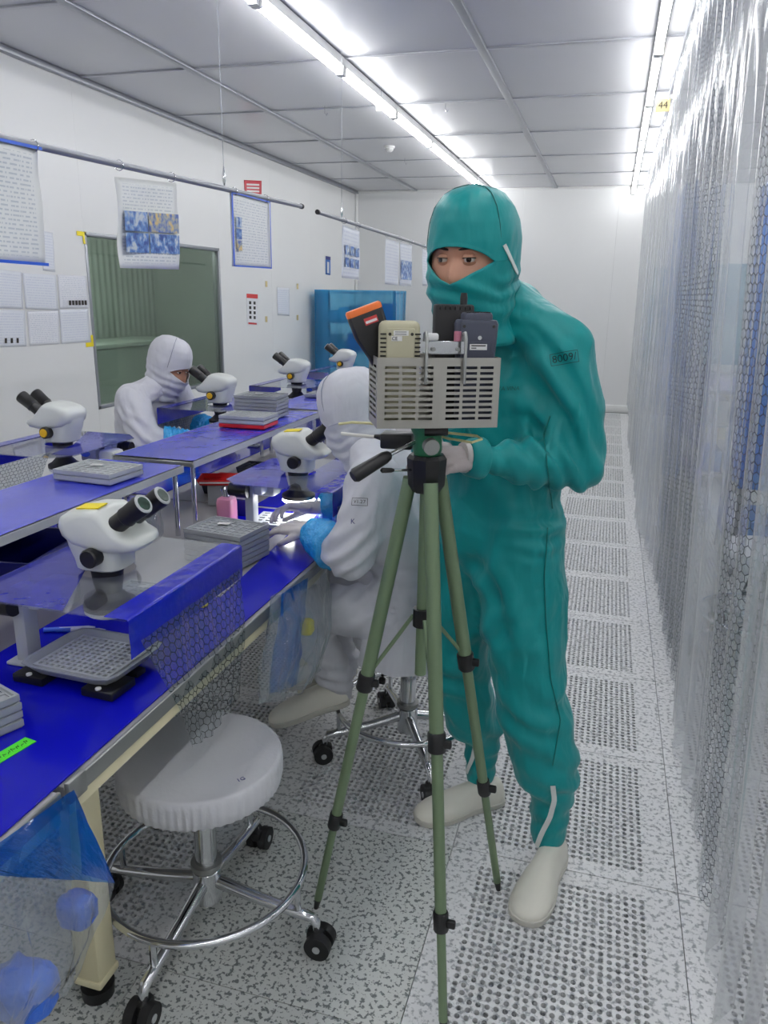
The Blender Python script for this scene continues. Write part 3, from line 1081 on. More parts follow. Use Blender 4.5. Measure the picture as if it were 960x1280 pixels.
def make_panel(far):
    t = thing('splash_panel', '', 'panel')
    x0, x1, y0, y1, c = -0.185, 0.205, -0.235, 0.24, 0.06
    poly = [(x0 + c, y0), (x1 - 0.004, y0), (x1, y0 + 0.004), (x1, y1 - 0.004), (x1 - 0.004, y1), (x0 + c, y1), (x0, y1 - c), (x0, y0 + c)]

    def edge(th):
        d = V((math.cos(th), math.sin(th)))
        best = 9
        for k in range(8):
            a, b = V(poly[k]), V(poly[(k + 1) % 8])
            e = b - a
            den = d.x * e.y - d.y * e.x
            if abs(den) < 1e-9:
                continue
            tt = (a.x * e.y - a.y * e.x) / den
            uu = (a.x * d.y - a.y * d.x) / den
            if tt > 0 and -1e-6 <= uu <= 1 + 1e-6:
                best = min(best, tt)
        return d * best
    ths = sorted(set([2 * PI * k / 48 for k in range(48)] + [math.atan2(y, x) % (2 * PI) for x, y in poly]))
    rings = []
    for z in (0, 0.003):
        rings.append([(*edge(a), z) for a in ths])
    for z in (0.003, 0):
        rings.append([(0.062 * math.cos(a), 0.062 * math.sin(a), z) for a in ths])
    rings.append(rings[0])
    H = 0.233 if far else 0.178
    T = Matrix.Translation((0, 0, H))
    pn = obj('clear_panel', G().loft(rings, cap=False, M=T), 'acrylic', t, smooth=0, weld=1e-6)
    film_poly = [(x0 + c, y0 + 0.002), (x1 - 0.14, y0 + 0.002), (-0.065, 0.03), (-0.10, y1 - 0.05), (x0 + 0.005, y1 - c), (x0 + 0.002, y0 + c)]
    obj('blue_film', G().add([(x, y, 0.0036) for x, y in film_poly], [tuple(range(6))], T), 'film_blue_panel', t, smooth=0)

    # blue strip folded over the operator-side edge
    def strip(u, v):
        y = y0 + (y1 - y0) * u
        s_ = v * 0.14
        wob = 0.0015 * noise.noise(V((y * 30, s_ * 40, 3)))
        if s_ < 0.05:
            return (x1 - 0.048 + s_, y, H + 0.0042 + abs(wob))
        if s_ < 0.062:
            a = (s_ - 0.05) / 0.012 * PI / 2
            return (x1 + 0.002 + 0.004 * math.sin(a), y, H + 0.0002 + 0.004 * math.cos(a))
        return (x1 + 0.006 + wob, y, H - (s_ - 0.062))
    obj('blue_strip', G().sheet(strip, 36, 24), 'blue_sheet', t)

    def hang(u, v):
        # printed grid film hanging from the strip, gathered towards its lower end
        y = y0 + 0.03 + (y1 - y0 - 0.05) * u
        ym = (y0 + y1) / 2 - 0.03
        k = 1 - 0.45 * v
        wx = 0.012 * math.sin(u * 17 + 2 * v) * v + 0.012 * noise.noise(V((u * 5, v * 2, 1)))
        drop = 0.22 if far else 0.30
        return (x1 + 0.009 + (0.04 if not far else 0.02) * min(1, v * 1.6) + abs(wx), ym + (y - ym) * k, H - 0.05 - drop * v * (1 - 0.2 * abs(u - 0.4)))
    obj('grid_film', G().sheet(hang, 40, 20, lambda u, v: (u * 0.42 * (1 - 0.2 * v), v * 0.3)), 'film_hex', t)
    return t


pn = make_panel(False)
pn.location = (-1.035, 1.385, ZT)
pn['label'] = 'clear panel with blue film and hanging grid film at the near microscope'
pn['group'] = 'splash panels on the microscopes'
dup(pn, (-1.0, 2.42, ZT), 0, 'clear panel with blue strip between the seated worker and the microscope')
pf = make_panel(True)
pf.location = (-1.90, 2.35, ZT)
pf.rotation_euler = (0, 0, PI)
pf['label'] = 'clear panel with blue film on the far-side microscope at the left edge'
pf['group'] = 'splash panels on the microscopes'
dup(pf, (-1.86, 3.49, ZT), PI, 'clear panel with blue strip above the far worker\'s arms')
dup(pf, (-1.86, 4.50, ZT), PI, 'clear panel with blue strip on the unattended far-side microscope')
dup(pf, (-1.87, 5.45, ZT), PI, 'clear panel with blue strip on the farthest microscope')

# ================================================================== SMALL THINGS ON THE BENCH
t = thing('pump_bottle', 'pink solvent bottle with a steel cap behind the tray stack', 'bottle', (-1.235, 2.335, ZT))
obj('bottle_body', G().loft([[(a * math.copysign(abs(math.cos(k * PI / 12)) ** .5, math.cos(k * PI / 12)), a * math.copysign(abs(math.sin(k * PI / 12)) ** .5, math.sin(k * PI / 12)), z) for k in range(24)]
                            for a, z in ((0.028, 0), (0.031, 0.004), (0.031, 0.075), (0.028, 0.088), (0.014, 0.096))]), 'pink', t)
obj('pump_cap', G().lathe([(0.014, 0.095), (0.014, 0.112), (0.019, 0.114), (0.019, 0.124), (0.012, 0.13), (0, 0.13)], 20), 'chrome', t)
t = thing('storage_box', 'blue box with a white lid beside the pink bottle', 'box', (-1.235, 2.455, ZT))
obj('box_body', G().box((0, 0, 0.03), (0.09, 0.08, 0.06), 0.005), 'navy', t)
obj('lid', G().box((0, 0, 0.075), (0.085, 0.075, 0.028), 0.01, 3), 'white_plastic', t)
for k, (x, y, z, sx, sy, sz, m, lb) in enumerate((
        (-1.42, 2.72, ZT, 0.2, 0.12, 0.05, 'tray_dark', 'dark box under the red trays below the middle shelf'),
        (-1.40, 2.98, ZT, 0.18, 0.14, 0.06, 'tray_dark', 'dark box at the back under the middle shelf'),
        (-1.46, 1.90, ZT, 0.16, 0.12, 0.13, 'navy', 'blue bin under the near shelf beside the steel posts'),
        (-1.47, 1.62, ZT, 0.22, 0.3, 0.12, 'navy', 'wide dark blue bin under the near shelf behind the microscope'))):
    t = thing('parts_bin', lb, 'box', (x, y, z), 0.05 * k)
    obj('bin_body', G().loft([[(a * c, b * d, q) for c, d in ((1, 1), (-1, 1), (-1, -1), (1, -1))] for a, b, q in
                              ((sx * .44, sy * .44, 0), (sx * .5, sy * .5, sz), (sx * .47, sy * .47, sz), (sx * .42, sy * .42, 0.006))]), m, t, smooth=0)
    if k < 2:
        obj('divider_grid', G().plate(6, 4, sx * .145, sy * .21, rect8(sx * .055, sy * .08), 0, 0, 0.01, M=Matrix.Translation((0, 0, sz - 0.004))), m, t, smooth=0, weld=1e-5)
for k, (x, y, rz, lb) in enumerate(((-1.37, 2.56, 0.35, 'red shallow tray under the middle shelf, the nearer one'), (-1.38, 2.68, 0.1, 'red shallow tray under the middle shelf, the farther one'))):
    t = thing('shallow_tray', lb, 'tray', (x, y, ZT + (0.055 if k else 0.085)), rz, 'red shallow trays')
    if k == 0:
        t.location.z = ZT
        obj('tray_stack_foot', G().box((0, 0, 0.04), (0.10, 0.08, 0.08), 0.004), 'tray', t)
    zz = 0.082 if k == 0 else 0.0
    obj('tray_body', G().loft([[(a * c, b * d, zz + q) for c, d in ((1, 1), (-1, 1), (-1, -1), (1, -1))] for a, b, q in
                               ((0.075, 0.05, 0), (0.085, 0.06, 0.022), (0.081, 0.056, 0.022), (0.072, 0.047, 0.006))]), 'red_plastic', t, smooth=0)
    obj('white_strip', G().box((0, -0.058, zz + 0.012), (0.15, 0.003, 0.006), rot=(0.42, 0, 0)), 'white_plastic', t)
# wrapped clear container beside the posts
t = thing('clear_container', 'clear plastic container wrapped in film under the near shelf', 'container', (-1.375, 2.045, ZT))


def crumple(a, b, c, seed):
    g = G()
    n1, n2 = 20, 12
    rings = []
    for j in range(n2 + 1):
        ph = -PI / 2 + PI * j / n2
        r = []
        for i in range(n1):
            th = 2 * PI * i / n1
            p = V((math.cos(ph) * math.cos(th), math.cos(ph) * math.sin(th), math.sin(ph)))
            q = V(tuple(math.copysign(abs(x) ** 0.6, x) for x in p))
            k = 1 + 0.16 * noise.noise(q * 3 + V((seed, 0, 0)))
            r.append((a * q.x * k, b * q.y * k, c + c * q.z * (k if q.z > 0 else 1)))
        rings.append(r)
    return g.loft(rings, cap=False)


obj('wrap', crumple(0.052, 0.056, 0.06, 3), 'film_bag', t)
obj('inner_cup', G().lathe([(0, 0.004), (0.03, 0.004), (0.04, 0.09), (0.036, 0.09), (0.028, 0.012), (0, 0.012)], 20), 'film_clear', t)
# notes and tape on the mat
o = obj('sticky_note', G().box((0, 0, 0.0008), (0.075, 0.028, 0.0012), rot=(0, 0, 0)), 'lime')
p = PX(16, 938, 'z', ZT + 0.003)
o.location = (p.x, p.y, ZT + 0.003)
o.rotation_euler = (0, 0, 1.40)
tag(o, 'lime green sticky note with handwriting on the blue mat', 'note')
for k in range(7):
    x = -0.03 + 0.009 * k
    obj('pen_stroke', G().tube([(x, -0.005, 0.0016), (x + 0.002, 0.005 - 0.003 * (k % 3), 0.0016), (x + 0.005, -0.002, 0.0016), (x + 0.007, 0.004 - 0.004 * (k % 2), 0.0016)], 0.0006, 4), 'ink', o)
p = PX(248, 757, 'z', ZT + 0.004)
o = obj('yellow_tape', crumple(0.024, 0.016, 0.005, 5), 'yellow')
o.location = (p.x, p.y, ZT + 0.0035)
tag(o, 'crumpled scrap of yellow tape on the blue mat by the grid film', 'tape')
for k, (px, py, rz) in enumerate(((98, 790, 0.3), (84, 788, 0.45))):
    p = PX(px, py, 'z', ZT + 0.012)
    t = thing('pen', 'white and blue pen lying below the near microscope, %s one' % ('right' if k == 0 else 'left'), 'pen', (p.x, p.y + 0.02, ZT + 0.0085), rz)
    obj('barrel', G().tube([(-0.05, 0, 0), (0.035, 0, 0), (0.05, 0, 0)], [0.005, 0.005, 0.002], 8), 'white_plastic', t)
    obj('cap', G().tube([(-0.065, 0, 0), (-0.03, 0, 0)], 0.0056, 8), 'blue_trim', t)

# ================================================================== STOOLS


def make_stool():
    t = thing('swivel_stool', '', 'stool')
    R, ZT2 = 0.186, 0.484

    def pleat(th, r, z):
        if z > ZT2 - 0.02 or r < 0.1:
            return 0.0
        return 0.0020 * math.sin(th * 60 + 2 * math.sin(th * 5)) + 0.0008 * math.sin(th * 71)
    obj('seat_cover', G().lathe([(0, ZT2), (0.09, ZT2 - 0.001), (0.15, ZT2 - 0.003), (0.176, ZT2 - 0.005), (0.181, ZT2 - 0.004), (0.186, ZT2 - 0.009), (R + 0.001, ZT2 - 0.024), (R + 0.001, ZT2 - 0.05), (R - 0.003, ZT2 - 0.072), (R - 0.014, ZT2 - 0.08), (0.12, ZT2 - 0.084), (0, ZT2 - 0.083)], 200, mod=pleat), 'seat_cloth', t, smooth=60)
    obj('seat_plate', G().lathe([(0, 0.378), (0.06, 0.378), (0.075, 0.398), (0, 0.398)], 24), 'black', t)
    po = obj('pole', G().lathe([(0, 0.08), (0.034, 0.08), (0.034, 0.165), (0.026, 0.172), (0.026, 0.385), (0, 0.385)], 28), 'chrome', t)
    obj('collar', G().lathe([(0.026, 0.17), (0.037, 0.172), (0.037, 0.186), (0.026, 0.188)], 24), 'dull_steel', po)
    lv = obj('lever', G().tube([(-0.03, -0.01, 0.382), (-0.075, -0.03, 0.36), (-0.10, -0.04, 0.31)], 0.005, 8), 'black', t)
    obj('lever_knob', G().lathe([(0, -0.012), (0.011, -0.008), (0.012, 0.006), (0.006, 0.012), (0, 0.013)], 14, Matrix.Translation((-0.10, -0.04, 0.295))), 'black', lv)
    ring = [(0.235 * math.cos(2 * PI * k / 48), 0.235 * math.sin(2 * PI * k / 48), 0.17) for k in range(48)]
    fr = obj('foot_ring', G().tube(ring, 0.0095, 10, closed=True), 'chrome', t)
    for k in range(4):
        M = Matrix.Rotation(k * PI / 2, 4, 'Z')
        lg = obj('leg', G().tube([(0.02, 0, 0.135), (0.12, 0, 0.115), (0.24, 0, 0.098), (0.272, 0, 0.094), (0.28, 0, 0.08), (0.28, 0, 0.06)], [0.016, 0.015, 0.013, 0.012, 0.011, 0.010], 10, M=M), 'chrome', t)
        obj('ring_stay', G().tube([(0.235, 0, 0.10), (0.235, 0, 0.166)], 0.008, 8, M=M), 'chrome', lg)
        ca = obj('caster', G().box((0.28, 0, 0.048), (0.045, 0.03, 0.03), 0.01, M=M), 'black', t)
        for s in (-1, 1):
            obj('wheel', G().tube([(0.29, s * 0.006, 0.031), (0.29, s * 0.028, 0.031)], 0.031, 20, M=M), 'black_matte', ca)
            obj('hub', G().tube([(0.29, s * 0.0275, 0.031), (0.29, s * 0.0305, 0.031)], 0.009, 12, M=M), 'scope_grey', ca)
    return t


stool = make_stool()
stool.location = (-0.82, 1.372, 0)
stool['label'] = 'empty swivel stool with pale cloth seat cover, in front at the bench'
stool['group'] = 'chrome swivel stools'
text_mesh('1G', 0.016, 'navy', Matrix.Translation((0.135, -0.065, 0.4815)) @ Matrix.Rotation(0.9, 4, 'Z'), stool, label='blue pen mark')
stool2 = dup(stool, (-0.545, 2.245, 0), 0.52, 'swivel stool under the seated worker at the tripod')
stool3 = dup(stool, (-2.29, 3.44, 0), 0.2, 'swivel stool under the worker by the window')

# ================================================================== TRIPOD
TC = V((-0.335, 1.49, 0))
tri = thing('tripod', 'sage green aluminium tripod with black clamps in the foreground', 'tripod', TC)
feet = [V((-0.207, 1.250, 0)), V((-0.588, 1.495, 0)), V((-0.153, 1.693, 0))]
clampz = [(0.62, 0.245), (0.66, 0.275), (0.70, 0.34)]
topz = 1.148
wobj('centre_column', G().cyl(TC + V((0, 0, 0.70)), TC + V((0, 0, 1.20)), 0.0125, 16), 'tripod', tri)
hubz = 0.835
wobj('spreader_hub', G().cyl(TC + V((0, 0, hubz - 0.02)), TC + V((0, 0, hubz + 0.02)), 0.02, 16), 'black', tri)
col_ = wobj('collar', G().lathe([(0, topz - 0.035), (0.028, topz - 0.035), (0.038, topz - 0.02), (0.041, topz + 0.035), (0.036, topz + 0.042), (0, topz + 0.042)], 9, Matrix.Translation(TC)), 'black', tri, smooth=30)
for f, (c1, c2) in zip(feet, clampz):
    top = TC + (f - TC).normalized() * 0.034 + V((0, 0, topz - 0.01))
    at = lambda z: f + (top - f) * (z / top.z)
    lg = wobj('leg', G().tube([at(c1), top], [0.0155, 0.0150], 14), 'tripod', tri)
    wobj('mid_section', G().tube([at(c2), at(c1)], [0.0125, 0.0125], 12), 'tripod', lg)
    wobj('lower_section', G().tube([at(0.03), at(c2)], [0.0098, 0.0098], 12), 'tripod', lg)
    wobj('foot', G().tube([at(0.0), at(0.035)], [0.006, 0.0095], 12), 'black', lg)
    dirn = (top - f).normalized()
    out = (f - TC).normalized()
    for zc, r in ((c1, 0.0195), (c2, 0.0165)):
        q = at(zc)
        wobj('leg_clamp', G().tube([q - dirn * 0.022, q - dirn * 0.018, q + dirn * 0.016, q + dirn * 0.02], [r * .9, r, r, r * .9], 14), 'black', lg)
        wobj('clamp_lever', G().box(q + V((0.022, -0.004, 0)), (0.02, 0.012, 0.018), 0.004), 'black', lg)
    wobj('brace', G().tube([TC + out * 0.02 + V((0, 0, hubz)), at(c1 + 0.01)], 0.0045, 8), 'tripod', lg)
# pan head
hd = wobj('pan_head', G().lathe([(0, 1.188), (0.026, 1.188), (0.03, 1.2), (0.028, 1.228), (0.034, 1.24), (0.034, 1.252), (0, 1.252)], 20, Matrix.Translation(TC)), 'tripod_head', tri)
wobj('tilt_lock', G().cyl(TC + V((0.012, -0.032, 1.215)), TC + V((0.02, -0.046, 1.213)), 0.016, 16), 'dull_steel', hd)
wobj('plate_lock', G().cyl(TC + V((0.0, -0.03, 1.243)), TC + V((0.045, -0.02, 1.245)), 0.011, 14), 'black', hd)
hA, hB = PX(524, 546, 'y', 1.47), PX(441, 596, 'y', 1.36)
hm = hA + (hB - hA) * 0.47
ph = wobj('pan_handle', G().tube([TC + V((-0.01, 0, 1.222)), hm], 0.004, 10), 'chrome', tri)
dd = (hB - hm).normalized()
wobj('handle_grip', G().tube([hm - dd * 0.004, hm, hm + dd * 0.01, hB - dd * 0.006, hB], [0.006, 0.010, 0.0125, 0.0145, 0.011], 16), 'black', ph)
hA2, hB2 = TC + V((-0.02, -0.02, 1.16)), PX(478, 588, 'y', 1.40)
l2 = wobj('lock_lever', G().tube([hA2, hB2], 0.0028, 8), 'chrome', tri)
d2 = (hB2 - hA2).normalized()
wobj('lever_tip', G().tube([hB2 - d2 * 0.028, hB2 - d2 * 0.022, hB2, hB2 + d2 * 0.003], [0.0035, 0.005, 0.0055, 0.003], 10), 'black', l2)

# ---- slotted steel basket on the tripod
BA = math.radians(25)
BW, BD, BH = 0.236, 0.115, 0.133
BZ = 1.2535
bk = thing('slotted_basket', 'slotted stainless steel basket holding meters on top of the tripod', 'basket', (-0.328, 1.49, BZ), BA)


def slot_plate(nx, w_, name, M):
    px = (w_ - 0.02) / nx
    return obj(name, G().plate(nx, 10, px, 0.0107, rect8(px * 0.41, 0.0026), 0.01, 0.013, 0.0012, True, M), 'steel', bk, smooth=0, weld=1e-6)


Rx = Matrix.Rotation(PI / 2, 4, 'X')
for s in (-1, 1):
    # the front is two plates meeting at a shallow crease
    slot_plate(3, BW / 2, 'front_plate', Matrix.Translation((s * BW / 4, -BD / 2 - 0.002, BH / 2)) @ Matrix.Rotation(s * 0.03, 4, 'Z') @ Rx)
    slot_plate(3, BW / 2, 'back_plate', Matrix.Translation((s * BW / 4, BD / 2, BH / 2)) @ Rx)
    slot_plate(2, BD, 'side_plate', Matrix.Translation((s * BW / 2, 0, BH / 2)) @ Matrix.Rotation(PI / 2, 4, 'Z') @ Rx)
obj('floor_plate', G().box((0, 0, 0.001), (BW, BD, 0.002)), 'steel', bk)
# bracket with two hooked rods over the front
br = thing('hanging_bracket', 'bright steel bracket with two hooked rods over the basket front', 'bracket', (-0.328, 1.49, BZ), BA)
obj('bracket_plate', G().box((0.012, -0.045, BH + 0.018), (0.075, 0.003, 0.024), 0.001, 1), 'chrome', br)
obj('bracket_shelf', G().box((0.012, -0.03, BH + 0.0065), (0.075, 0.03, 0.002)), 'chrome', br)
for s in (-1, 1):
    x = 0.008 + s * 0.037
    obj('hook_rod', G().tube([(x + s * 0.0, -BD / 2 - 0.012, BH - 0.048), (x, -BD / 2 - 0.012, BH + 0.036), (x, -BD / 2 - 0.005, BH + 0.046), (x, -BD / 2 + 0.008, BH + 0.044), (x, -0.045, BH + 0.03)], 0.0032, 8), 'dull_steel', br)
    obj('bolt', G().cyl((0.012 + s * 0.024, -0.0465, BH + 0.015), (0.012 + s * 0.024, -0.052, BH + 0.015), 0.004, 10), 'dull_steel', br)
obj('clip', G().box((-0.012, -0.04, BH + 0.037), (0.022, 0.012, 0.014), 0.004), 'white_plastic', br)
obj('thumb_knob', G().cyl((0.036, -0.04, BH + 0.03), (0.036, -0.04, BH + 0.048), 0.007, 12), mat('knob_rose', (190, 120, 140), 0.4), br)

# ---- meters in the basket
BM = Matrix.Translation((-0.328, 1.49, BZ)) @ Matrix.Rotation(BA, 4, 'Z')


def in_basket(x, y, z):
    return BM @ V((x, y, z))


mt = thing('beige_meter', 'beige handheld meter with vent slots standing in the basket', 'meter', in_basket(-0.074, -0.028, 0.003), BA)
obj('case', G().box((0, 0, 0.098), (0.078, 0.032, 0.196), 0.012, 3), 'beige_meter', mt)
obj('back_hump', G().box((0, -0.014, 0.098), (0.055, 0.012, 0.17), 0.004), 'beige_meter', mt)
for s in (-1, 1):
    for k in range(9):
        obj('vent_slot', G().box((s * 0.0315, -0.0155, 0.172 - 0.008 * k), (0.014, 0.003, 0.003), 0.001, 1), 'meter_dark', mt)
    obj('screw_hole', G().cyl((s * 0.021, -0.019, 0.172), (s * 0.021, -0.0206, 0.172), 0.003, 10), 'meter_dark', mt)
obj('rating_label', G().box((0.0, -0.0205, 0.174), (0.028, 0.001, 0.009)), 'label_white', mt)
for k in range(2):
    obj('print_line', G().box((-0.001, -0.0211, 0.1762 - 0.0042 * k), (0.022, 0.0004, 0.0018)), 'dull_steel', mt)
obj('mark_label', G().box((-0.008, -0.0205, 0.164), (0.02, 0.001, 0.009)), 'label_white', mt)
text_mesh('CE', 0.009, 'ink', Matrix.Translation((-0.012, -0.0213, 0.164)) @ Rx, mt)

bo = thing('orange_capped_meter', 'black handheld meter with an orange end leaning out of the basket', 'meter', in_basket(-0.060, 0.012, 0.012), BA)
Mt = Matrix.Rotation(-0.36, 4, 'Y') @ Matrix.Scale(0.93, 4)
rings = [[(a * x, b * y, z) for x, y in ((1, 0.6), (0.85, 1), (-0.85, 1), (-1, 0.6), (-1, -0.6), (-0.85, -1), (0.85, -1), (1, -0.6))] for a, b, z in
         ((0.014, 0.012, 0.0), (0.018, 0.015, 0.09), (0.024, 0.016, 0.14), (0.036, 0.016, 0.185), (0.0375, 0.016, 0.225), (0.036, 0.015, 0.23))]
obj('case', G().loft(rings, M=Mt), 'black', bo)
rings = [[(a * x, b * y, z) for x, y in ((1, 0.6), (0.85, 1), (-0.85, 1), (-1, 0.6), (-1, -0.6), (-0.85, -1), (0.85, -1), (1, -0.6))] for a, b, z in
         ((0.0376, 0.0165, 0.229), (0.0376, 0.0165, 0.238), (0.035, 0.0145, 0.242))]
obj('orange_end', G().loft(rings, M=Mt), 'orange', bo)
lb = obj('label_plate', G().box((0.006, -0.0165, 0.212), (0.028, 0.001, 0.014), M=Mt), 'label_red', bo)
obj('label_text', G().box((0.006, -0.0172, 0.2105), (0.024, 0.0006, 0.005), M=Mt), 'label_white', lb)

nv = thing('navy_meter', 'dark blue-grey logger with a ribbed cap standing in the basket', 'meter', in_basket(0.077, -0.020, 0.012), BA)
obj('case', G().loft([[(x * a, y * b, z) for x, y in ((1, 0.7), (0.9, 1), (-0.9, 1), (-1, 0.7), (-1, -0.7), (-0.9, -1), (0.9, -1), (1, -0.7))] for a, b, z in
                      ((0.034, 0.018, 0), (0.036, 0.020, 0.12), (0.040, 0.021, 0.182), (0.037, 0.019, 0.189), (0.034, 0.016, 0.190))]), 'navy_meter', nv)
cp = obj('ribbed_cap', G().loft([[(x * a, y * b, z) for x, y in ((1, 0.7), (0.9, 1), (-0.9, 1), (-1, 0.7), (-1, -0.7), (-0.9, -1), (0.9, -1), (1, -0.7))] for a, b, z in
                                ((0.029, 0.016, 0.188), (0.0285, 0.016, 0.199), (0.026, 0.014, 0.203), (0.025, 0.013, 0.203))]), 'navy_meter', nv)
for k in range(9):
    obj('rib', G().box((-0.022 + 0.0055 * k, 0, 0.2035), (0.0022, 0.026, 0.002)), 'meter_dark', cp)
obj('screw', G().cyl((0.002, -0.0205, 0.157), (0.002, -0.0225, 0.157), 0.004, 12), 'chrome', nv)
for s in (-1, 1):
    obj('screw_hole', G().cyl((s * 0.029, -0.0205, 0.178), (s * 0.029, -0.0218, 0.178), 0.003, 10), 'meter_dark', nv)
obj('battery_door', G().box((0.002, -0.0205, 0.125), (0.05, 0.002, 0.05), 0.001, 1), 'navy_meter', nv)
obj('label_plate', G().box((0.0, -0.0222, 0.140), (0.034, 0.001, 0.011)), 'label_white', nv)
obj('print_line', G().box((0.0, -0.0229, 0.1425), (0.028, 0.0004, 0.0022)), 'meter_dark', nv)
obj('print_line', G().box((-0.009, -0.0229, 0.138), (0.010, 0.0004, 0.0018)), 'meter_dark', nv)

rt = thing('antenna_unit', 'black unit with ribbed top edge and stub antenna behind the logger', 'radio unit', in_basket(0.044, 0.032, 0.003), BA)
obj('case', G().box((0, 0, 0.113), (0.078, 0.03, 0.226), 0.005, 2), 'black_matte', rt)
for k in range(7):
    obj('rib', G().box((-0.03 + 0.01 * k, -0.014, 0.22), (0.003, 0.006, 0.008), 0.001, 1), 'black', rt)
an = obj('antenna', G().loft([[(0.020 + a * math.cos(q), a * math.sin(q), z) for q in [2 * PI * k / 12 for k in range(12)]] for a, z in ((0.0075, 0.224), (0.0075, 0.239), (0.006, 0.248))]), 'black', rt)

# ---- cables about the tripod head
cz = [PX(x, y, 'y', d) for x, y, d in ((505, 530, 1.54), (560, 541, 1.57), (596, 545, 1.56), (602, 549, 1.54), (590, 553, 1.52), (560, 548, 1.53), (530, 540, 1.55))]
tag(obj('coiled_cable', G().tube(cz, 0.0028, 8), 'cable_cream'), 'cream cable looped behind the tripod head under the basket', 'cable')
cz = [PX(x, y, 'y', d) for x, y, d in ((424, 530, 1.62), (440, 528, 1.60), (460, 529, 1.58), (500, 533, 1.56))]
tag(obj('loose_cable', G().tube(cz, 0.003, 8), 'cable_cream'), 'cream cable end sticking out left below the basket', 'cable')
cz = [PX(x, y, 'y', d) for x, y, d in ((427, 542, 1.62), (445, 544, 1.61), (475, 547, 1.60))]
tag(obj('power_lead', G().tube(cz, 0.004, 8), 'cable_white'), 'white power lead running left from the black adapter', 'cable')
a0 = PX(497, 550, 'y', 1.60)
ad = thing('power_adapter', 'black power adapter held behind the tripod head', 'adapter', a0, 0.1)
obj('case', G().box((0, 0, 0), (0.07, 0.05, 0.034), 0.005), 'black', ad)
obj('strain_relief', G().tube([(-0.034, 0, 0.004), (-0.052, 0, 0.006)], [0.008, 0.004], 10), 'black', ad)

# ================================================================== PEOPLE


def capsule(g, p0, r0, p1, r1, n=16):
    p0, p1 = V(p0), V(p1)
    d = (p1 - p0)
    L = d.length
    d = d / L if L > 1e-6 else V((0, 0, 1))
    pts, rr = [], []
    for k in range(5):
        a = PI / 2 * (1 - k / 4)
        pts.append(p0 - d * r0 * math.sin(a) * 0.999)
        rr.append(max(r0 * math.cos(a), 1e-4))
    for k in range(5):
        a = PI / 2 * k / 4
        pts.append(p1 + d * r1 * math.sin(a) * 0.999)
        rr.append(max(r1 * math.cos(a), 1e-4))
    a_ = V((0, 0, 1)) if abs(d.z) < 0.9 else V((1, 0, 0))
    up = (a_ - d * a_.dot(d)).normalized()
    sd = d.cross(up)
    g.loft([[p + (up * math.cos(2 * PI * k / n) + sd * math.sin(2 * PI * k / n)) * r for k in range(n)] for p, r in zip(pts, rr)])


def blob(name, chains, voxel=0.01, smooth=6, ells=(), folds=None):
    """one continuous skin over tapered limbs: overlapping capsules fused by a voxel remesh, smoothed, then given cloth folds"""
    g = G()
    for ch in chains:
        for (p0, r0), (p1, r1) in zip(ch[:-1], ch[1:]):
            capsule(g, p0, r0, p1, r1)
    for c, rad, rot in ells:
        M = Matrix.Translation(c) @ (rot.to_4x4() if rot is not None else Matrix.Identity(4)) @ Matrix.Diagonal((*rad, 1))
        g.loft([[(max(math.cos(-PI / 2 + PI * j / 14), 1e-3) * math.cos(2 * PI * i / 20), max(math.cos(-PI / 2 + PI * j / 14), 1e-3) * math.sin(2 * PI * i / 20), math.sin(-PI / 2 + PI * j / 14)) for i in range(20)] for j in range(15)], M=M)
    me = g.mesh(name, smooth=0)
    o = bpy.data.objects.new('tmp', me)
    col.objects.link(o)
    m = o.modifiers.new('r', 'REMESH')
    m.mode = 'VOXEL'
    m.voxel_size = voxel
    s = o.modifiers.new('s', 'SMOOTH')
    s.factor = 0.5
    s.iterations = smooth
    dg = bpy.context.evaluated_depsgraph_get()
    dg.update()
    me2 = bpy.data.meshes.new_from_object(o.evaluated_get(dg))
    bpy.data.objects.remove(o)
    me2.name = name
    if folds:
        n = len(me2.vertices)
        co = np.empty(n * 3)
        me2.vertices.foreach_get('co', co)
        nr = np.empty(n * 3)
        me2.vertex_normals.foreach_get('vector', nr)
        co = co.reshape(-1, 3)
        nr = nr.reshape(-1, 3)
        d = np.zeros(n)
        for c, ax, lam, amp, rad in folds['waves']:
            rel = co - np.array(c)
            a = np.array(ax) / np.linalg.norm(ax)
            ph = rel @ a * (2 * PI / lam)
            wob = np.array([noise.noise(V(p) * 7 + V((lam * 90, 0, 0))) for p in co]) * 2.6
            wv = np.sin(ph + wob)
            wv = np.sign(wv) * np.abs(wv) ** 0.8
            d += amp * wv * np.exp(-(rel ** 2).sum(1) / rad ** 2)
        ns, na = folds['noise']
        st = folds.get('stretch', (1, 1, 0.45))
        d += na * np.array([noise.ridged_multi_fractal(V((p[0] * st[0], p[1] * st[1], p[2] * st[2])) * ns, 1.0, 2.0, 2, 0.6, 1.8) - 1.0 for p in co])
        co = co + nr * d[:, None]
        me2.vertices.foreach_set('co', co.ravel())
    me2.shade_smooth()
    me2.update()
    return me2


def shift_mesh(me, base):
    me.transform(Matrix.Translation(-V(base)))
    return me


def head_ring(z, tab):
    for (z0, a), (z1, b) in zip(tab[:-1], tab[1:]):
        if z0 >= z >= z1:
            t = (z0 - z) / (z0 - z1)
            return [p + (q - p) * t for p, q in zip(a, b)]
    return list(tab[-1][1])


